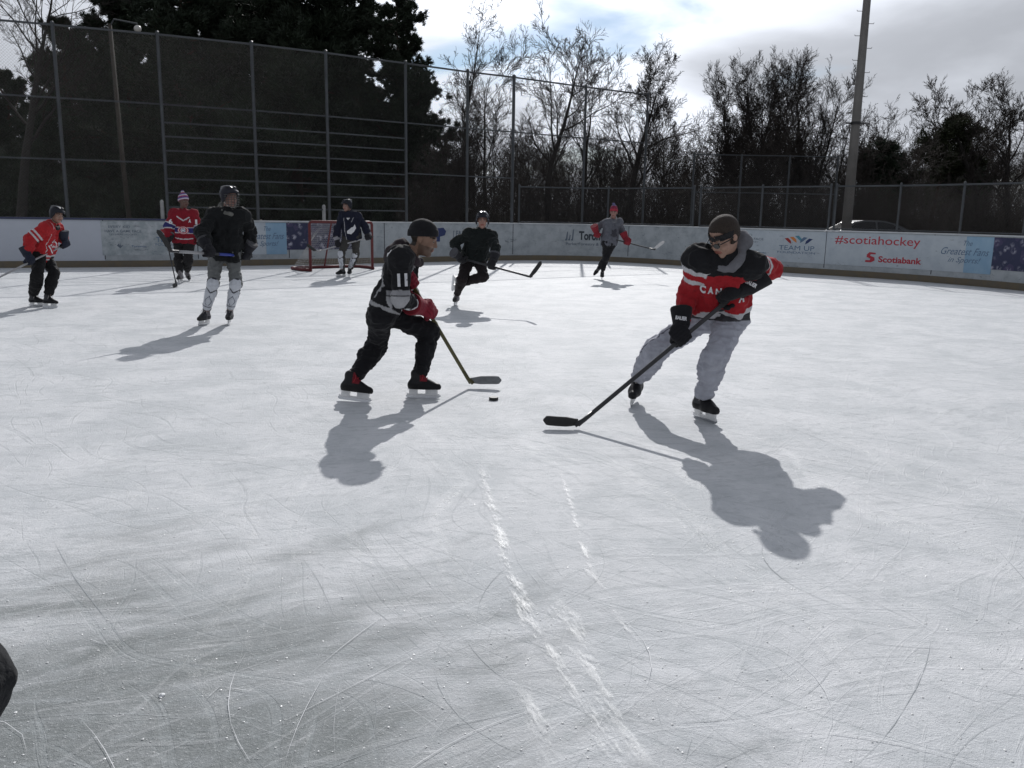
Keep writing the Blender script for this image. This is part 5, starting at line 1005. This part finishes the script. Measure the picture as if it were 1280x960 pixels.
# black jersey, white shin pads
def pads(base, pr=.6):
    def f(V, b):
        C = paint(V, base); return C
    return f
J = PEOPLE['shinpad']
w3, k3 = build_person(J, 'player in plain black jersey with face cage and white shin pads over grey trousers', (.80, -.60, -.02), (0, 0, 1), .0085, lambda V, a: paint(V, (.010, .011, .012)), t_plain((.13, .135, .135)), skin=(.36, .21, .17), skates='grey', gloves=dict(kind=((.016, .016, .02), (.016, .016, .02), (.06, .06, .065)), outR=(-.4, -1, .2), outL=(.4, -1, .2), s=1.25), hat='cage', toes=((-.18, -1, -.0), (.22, -1, 0)), hood=((.13, .13, .12), .8), baggy=-.004, grp=GRP, loose=.030, hem=.09)
stick(J['butt'], J['heel'], (-.30, -.15, .75), 'dark blue-banded stick held across the waist by the player with face cage', 'carbon', 'tape', blen=.27, bh=.075)
_st = bpy.data.objects[[o.name for o in col.objects if o.name.startswith('hockey_stick')][-1]]; _a, _b = np.array(J['butt']), np.array(J['heel']); mb = MB(); mb.tube([_a+(_b-_a)*.17, _a+(_b-_a)*.42], .0185, 8); obj('shaft_band', mb.mesh('shaft_band', True), mat('blue_band', (.03, .05, .28), .4), _st); mb = MB(); mb.tube([_a+(_b-_a)*.62, _a+(_b-_a)*.9], .0185, 8); obj('shaft_band', mb.mesh('shaft_band', True), 'silver', _st)
def shinpad(who, kn_, an, fwd, s=1., h=.008):
    kn_ = np.array(kn_); an = np.array(an); ax = unit(an-kn_); fd = unit(np.array(fwd)-ax*(np.array(fwd)@ax)); L_ = np.linalg.norm(an-kn_)
    f = Field(np.minimum(kn_, an)-.2, np.maximum(kn_, an)+.2, h, .05); rt_ = np.cross(ax, fd)
    f.ell(kn_+fd*.035*s+ax*.01, (.078*s, .066*s, .10*s), np.array([rt_, fd, ax]), .01); f.cone(kn_+ax*L_*.30+fd*.028*s, kn_+ax*L_*.80+fd*.018*s, .074*s, .056*s, .01)
    f.cone(kn_+ax*L_*.32+fd*.06*s, kn_+ax*L_*.74+fd*.045*s, .04*s, .03*s, .012); f.plane(kn_-fd*.03*s, -fd)
    V, Q = f.mesh(); V = relax(V, Q, 1); t = (V-kn_)@ax/L_; lat = (V-kn_)@rt_; C = np.tile((.50, .52, .56), (len(V), 1))
    C[(np.abs(t-.25-.12*np.abs(lat)/.07*-1) < .022)] = (.03, .03, .035); C[t < -.19] = (.03, .03, .04); C[(np.abs(np.abs(lat)-.02-.02*np.sin(t*14)) < .004) & (t > .35) & (t < .72)] = (.05, .06, .09); C[(t > .74) & (t < .77)] = (.1, .1, .12)
    C[((V-kn_)@fd < -.012)] = (.03, .03, .035)
    o = obj('shin_pad', mesh_np('shin_pad', V, Q, True, C), 'leather', who)
for S_ in 'RL': shinpad(w3, J['kn'+S_], J['an'+S_], k3['fw']+np.array((0, -.4, 0)))

# red jersey with blue band
def j4(V, a):
    C = paint(V, (.20, .012, .022)); arm = a['arm'] > 0; ta = a['ta']; z = a['z']; t = ~arm; B4 = np.array((.03, .03, .13))
    m = (z > .115) & (z < .235) & t; C[m] = WH; C[(z > .13) & (z < .22) & t] = B4
    m = arm & (ta > .20) & (ta < .34); C[m] = WH; C[arm & (ta > .22) & (ta < .32)] = B4
    C[t & (np.abs(z+.0-.12*np.abs(a['x'])) < .009)] = WH
    C[t & (a['y'] > 0) & (np.abs(z-.36-.62*np.abs(a['x'])) < .013) & (z < .5) & (z > .34)] = WH; return C
J = PEOPLE['six']
w4, k4 = build_person(J, 'player in red jersey with a blue chest band and a striped pompom beanie', (.75, -.66, -.03), (0, 0, 1), .0105, j4, t_plain((.018, .017, .018)), skin=(.16, .09, .07), skates='silver', gloves=dict(kind=((.02, .02, .022), (.02, .02, .022), (.12, .12, .13)), outR=(-.6, -.8, .2), outL=(.5, -.8, .2), s=1.3, axL=(.2, -1, .1)), hat='stripe', toes=((.05, -1, 0), (.5, -.75, -.45)), plant=(1, 0), grp=GRP, loose=.018, hem=.08, baggy=.006)
T = k4['T']; el_ = [(math.cos(t), math.sin(t)) for t in np.linspace(0, 2*math.pi, 22, endpoint=False)]
for rr, mm in ((1.25, 'redprint'), (1.12, 'whiteprint'), (.98, 'redprint'), (.68, 'whiteprint'), (.6, 'blueprint')):
    decal(k4['jer'], k4['bv'], T(0, .1, .175), -k4['rt'], k4['up'], k4['fw'], mm, V2=el_, F2=[tuple(range(22))], width=.17*rr, height=.125*rr, name='emblem', off=.004+.0015*(1.3-rr)*4, sub=1)
decal(k4['jer'], k4['bv'], T(0, .1, .175), -k4['rt'], k4['up'], k4['fw'], 'whiteprint', text='H', width=.062, height=.062, bold=.07, off=.011)
decal(k4['jer'], k4['bv'], T(-.12, .1, .36), -k4['rt'], k4['up'], k4['fw'], 'whiteprint', text='A', width=.045, height=.07, bold=.06)
for S_, tx in (('R', '6'), ('L', '1')):
    a_ = np.array(J['sh'+S_])*.45+np.array(J['el'+S_])*.55; decal(k4['jer'], k4['bv'], a_, -k4['rt'], (0, 0, 1), k4['fw'], 'whiteprint', text=tx, width=.075 if tx == '6' else .04, height=.10, bold=.05)
stick(J['butt'], J['heel'], (.25, -.9, 0), 'thin dark stick held upright to the ice by the player in the striped beanie', 'carbon', 'tape', blen=.28)

# red youth jersey, far left
def j5(V, a):
    C = paint(V, (.36, .02, .025)); arm = a['arm'] > 0; ta = a['ta']; z = a['z']; t = ~arm
    C[arm & (ta > .15) & (ta < .18)] = WH; C[arm & (ta > .215) & (ta < .245)] = WH
    C[t & (z > .015) & (z < .045)] = WH; C[t & (z > -.045) & (z < -.02)] = WH; C[t & (a['y'] > 0) & (np.abs(np.abs(a['x'])-.155) < .006) & (z > .08)] = WH; return C
J = PEOPLE['leftone']
w5, k5 = build_person(J, 'young skater in bright red jersey with white sleeve stripes at the left edge', (.86, -.48, -.18), (.25, 0, 1), .009, j5, t_plain((.012, .012, .013)), skin=(.40, .24, .18), skates='black', gloves=dict(kind=((.02, .024, .04), (.025, .03, .045), (.03, .035, .05)), outR=(-.2, -1, .1), outL=(.5, -.8, .2), s=1.35), hat='helmet', toes=((1, -.10, 0), (1, -.18, 0)), grp=GRP, loose=.016, baggy=.012, hem=.08, hood=((.015, .015, .017), .2))
T = k5['T']
leaf = [(0, -.5), (.05, -.15), (.4, -.25), (.33, -.05), (.62, .2), (.42, .25), (.45, .42), (.22, .28), (.27, .62), (.12, .55), (0, .85)]; leaf = leaf+[(-x, y) for x, y in leaf[-2:0:-1]]
decal(k5['jer'], k5['bv'], T(0.02, .1, .20), -k5['rt'], k5['up'], k5['fw'], 'whiteprint', V2=leaf, F2=[tuple(range(len(leaf)))], width=.20, height=.23, name='emblem', sub=1)
decal(k5['jer'], k5['bv'], T(0.02, .1, .20), -k5['rt'], k5['up'], k5['fw'], 'redprint', V2=leaf, F2=[tuple(range(len(leaf)))], width=.16, height=.18, name='emblem', sub=1, off=.007)
decal(k5['jer'], k5['bv'], T(0.02, .1, .20), -k5['rt'], k5['up'], k5['fw'], 'whiteprint', text='CANADA', width=.12, height=.03, bold=.04, off=.010)
stick(J['butt'], J['heel'], (-.8, -.3, -.1), 'stick trailing out of the left edge, held by the young red skater', 'silver', 'tape')

# navy jersey by the goal
def j6(V, a):
    C = paint(V, (.012, .014, .028)); t = a['arm'] == 0; C[t & (np.abs(a['x']-.10-.08*(a['z']-.2)) < .006) & (a['y'] > 0)] = WH*.8; C[t & (np.abs(a['x']+.10+.5*(a['z']-.42)) < .006) & (a['z'] > .33) & (a['y'] > 0)] = WH*.8; return C
J = PEOPLE['goalside']
w6, k6 = build_person(J, 'player in dark navy jersey with white emblem standing in front of the goal', (-.50, -.86, -.08), (0, 0, 1), .0115, j6, t_plain((.05, .048, .045)), skin=(.36, .21, .17), skates='black', gloves=dict(kind=((.02, .02, .025), (.25, .25, .27), (.03, .03, .04)), outR=(-.5, -1, .1), outL=(.5, -1, .1), s=1.2), hat='helmet', toes=((-.65, -.8, 0), (.1, -1, 0)), grp=GRP, loose=.014, hem=.07)
T = k6['T']
decal(k6['jer'], k6['bv'], T(-.055, .1, .17), -k6['rt'], k6['up'], k6['fw'], 'whiteprint', V2=[(0, .1), (.25, .2), (.45, 0), (.8, .25), (1, .6), (.85, 1), (.7, .72), (.5, .68), (.2, .45), (.05, .35)], F2=[tuple(range(10))], width=.20, height=.22, name='emblem', sub=1)
decal(k6['jer'], k6['bv'], T(.02, .1, .40), -k6['rt'], k6['up'], k6['fw'], 'whiteprint', V2=[(0, 1), (.5, 0), (1, 1)], F2=[(0, 1, 2)], width=.08, height=.05, name='emblem')
stick(J['butt'], J['heel'], (-.75, -.05, .5), 'silver-shafted stick raised off the ice by the player standing at the goal', 'silver', 'tape', blen=.26)
for S_ in 'RL': shinpad(w6, J['kn'+S_], J['an'+S_], (-.3, -1, 0), .95, .011)

# black sweater, gliding on one foot
J = PEOPLE['onefoot']
w7, k7 = build_person(J, 'helmeted player in plain black sweater gliding on one foot, other leg crossed behind', (.02, -1, -.05), (0, -.12, 1), .0095, lambda V, a: paint(V, (.010, .013, .013)), t_plain((.017, .013, .014)), skin=(.42, .24, .19), skates='silver', gloves=dict(kind=((.02, .02, .023), (.022, .022, .026), (.07, .07, .08)), outR=(-.5, -.8, .2), outL=(.4, -1, .2), s=1.3), hat='helmet', toes=((-.12, -1, 0), (-.1, .25, -.9)), plant=(1, 0), grp=GRP, loose=.016, hem=.0, arm=.95)
stick(J['butt'], J['heel'], (.62, -.1, .75), 'black stick lifted off the ice by the player gliding on one foot', 'carbon', 'tape', blen=.28)

# grey hooded top in the corner
J = PEOPLE['greyone']
w8, k8 = build_person(J, 'skater in grey hooded top, red gloves and red pompom hat', (-.18, -1, -.05), (0, -.05, 1), .0115, lambda V, a: paint(V, (.11, .115, .135))*(.9+.2*vnoise(V, 30)[:, None]), t_plain((.014, .014, .016)), skin=(.40, .22, .18), skates='black', gloves=dict(kind=((.20, .02, .03), (.21, .02, .03), (.2, .02, .03)), outR=(-.5, -1, .1), outL=(.5, -1, .1), s=1.45), hat='red', toes=((-.1, -1, 0), (-.55, -.25, -.7)), plant=(1, 0), grp=GRP, loose=.012, hood=((.13, .135, .15), .9), hem=.06)
T = k8['T']
decal(k8['jer'], k8['bv'], T(-.02, .1, .24), -k8['rt'], k8['up'], k8['fw'], 'darkprint', V2=[(0, .2), (.5, 0), (1, .15), (.85, .5), (.9, .9), (.7, 1), (.45, .75), (.2, .9), (.25, .5)], F2=[tuple(range(9))], width=.19, height=.19, name='emblem', sub=1)
stick(J['butt'], J['heel'], (.70, -.1, .62), 'black stick with a white taped blade held by the skater in the grey hooded top', 'carbon', 'bladewhite', blen=.29)

# bystander standing at the photographer's left; only a dark mitt reaches into view
b0 = np.array((-1.26, .82, 0)); up3 = lambda x, y, z: list(b0+np.array((x, y, z)))
g0 = np.array((-.716, 1.0, .868))
JB = dict(s=1.0, pel=up3(0, 0, .95), neck=up3(0, .02, 1.44), head=up3(0, .04, 1.63), hipR=up3(.095, 0, .93), hipL=up3(-.095, 0, .93), shR=up3(.18, .02, 1.40), shL=up3(-.18, .02, 1.40), elR=up3(.33, .02, 1.13), elL=up3(-.25, 0, 1.13), wrR=list(g0+np.array((-.055, -.02, .085))), wrL=up3(-.26, .1, .9), grR=list(g0), grL=up3(-.26, .12, .82), knR=up3(.1, .04, .53), knL=up3(-.1, .04, .53), anR=up3(.12, 0, .17), anL=up3(-.12, 0, .17), butt=[0, 0, 1], heel=[0, 0, 0])
build_person(JB, 'dark-clothed bystander whose black glove shows at the lower left edge', (.1, 1, 0), (0, 0, 1), .012, lambda V, a: paint(V, (.012, .013, .016)), t_plain((.012, .012, .014)), skates='black', gloves=dict(kind=((.010, .011, .013), (.010, .011, .013), (.012, .012, .014)), outR=(1, 0, .1), outL=(-1, 0, 0), axR=(.1, 1, -.15), axL=(0, 1, 0), s=1.15), hat='black', toes=((.1, 1, 0), (-.1, 1, 0)), grp=None)
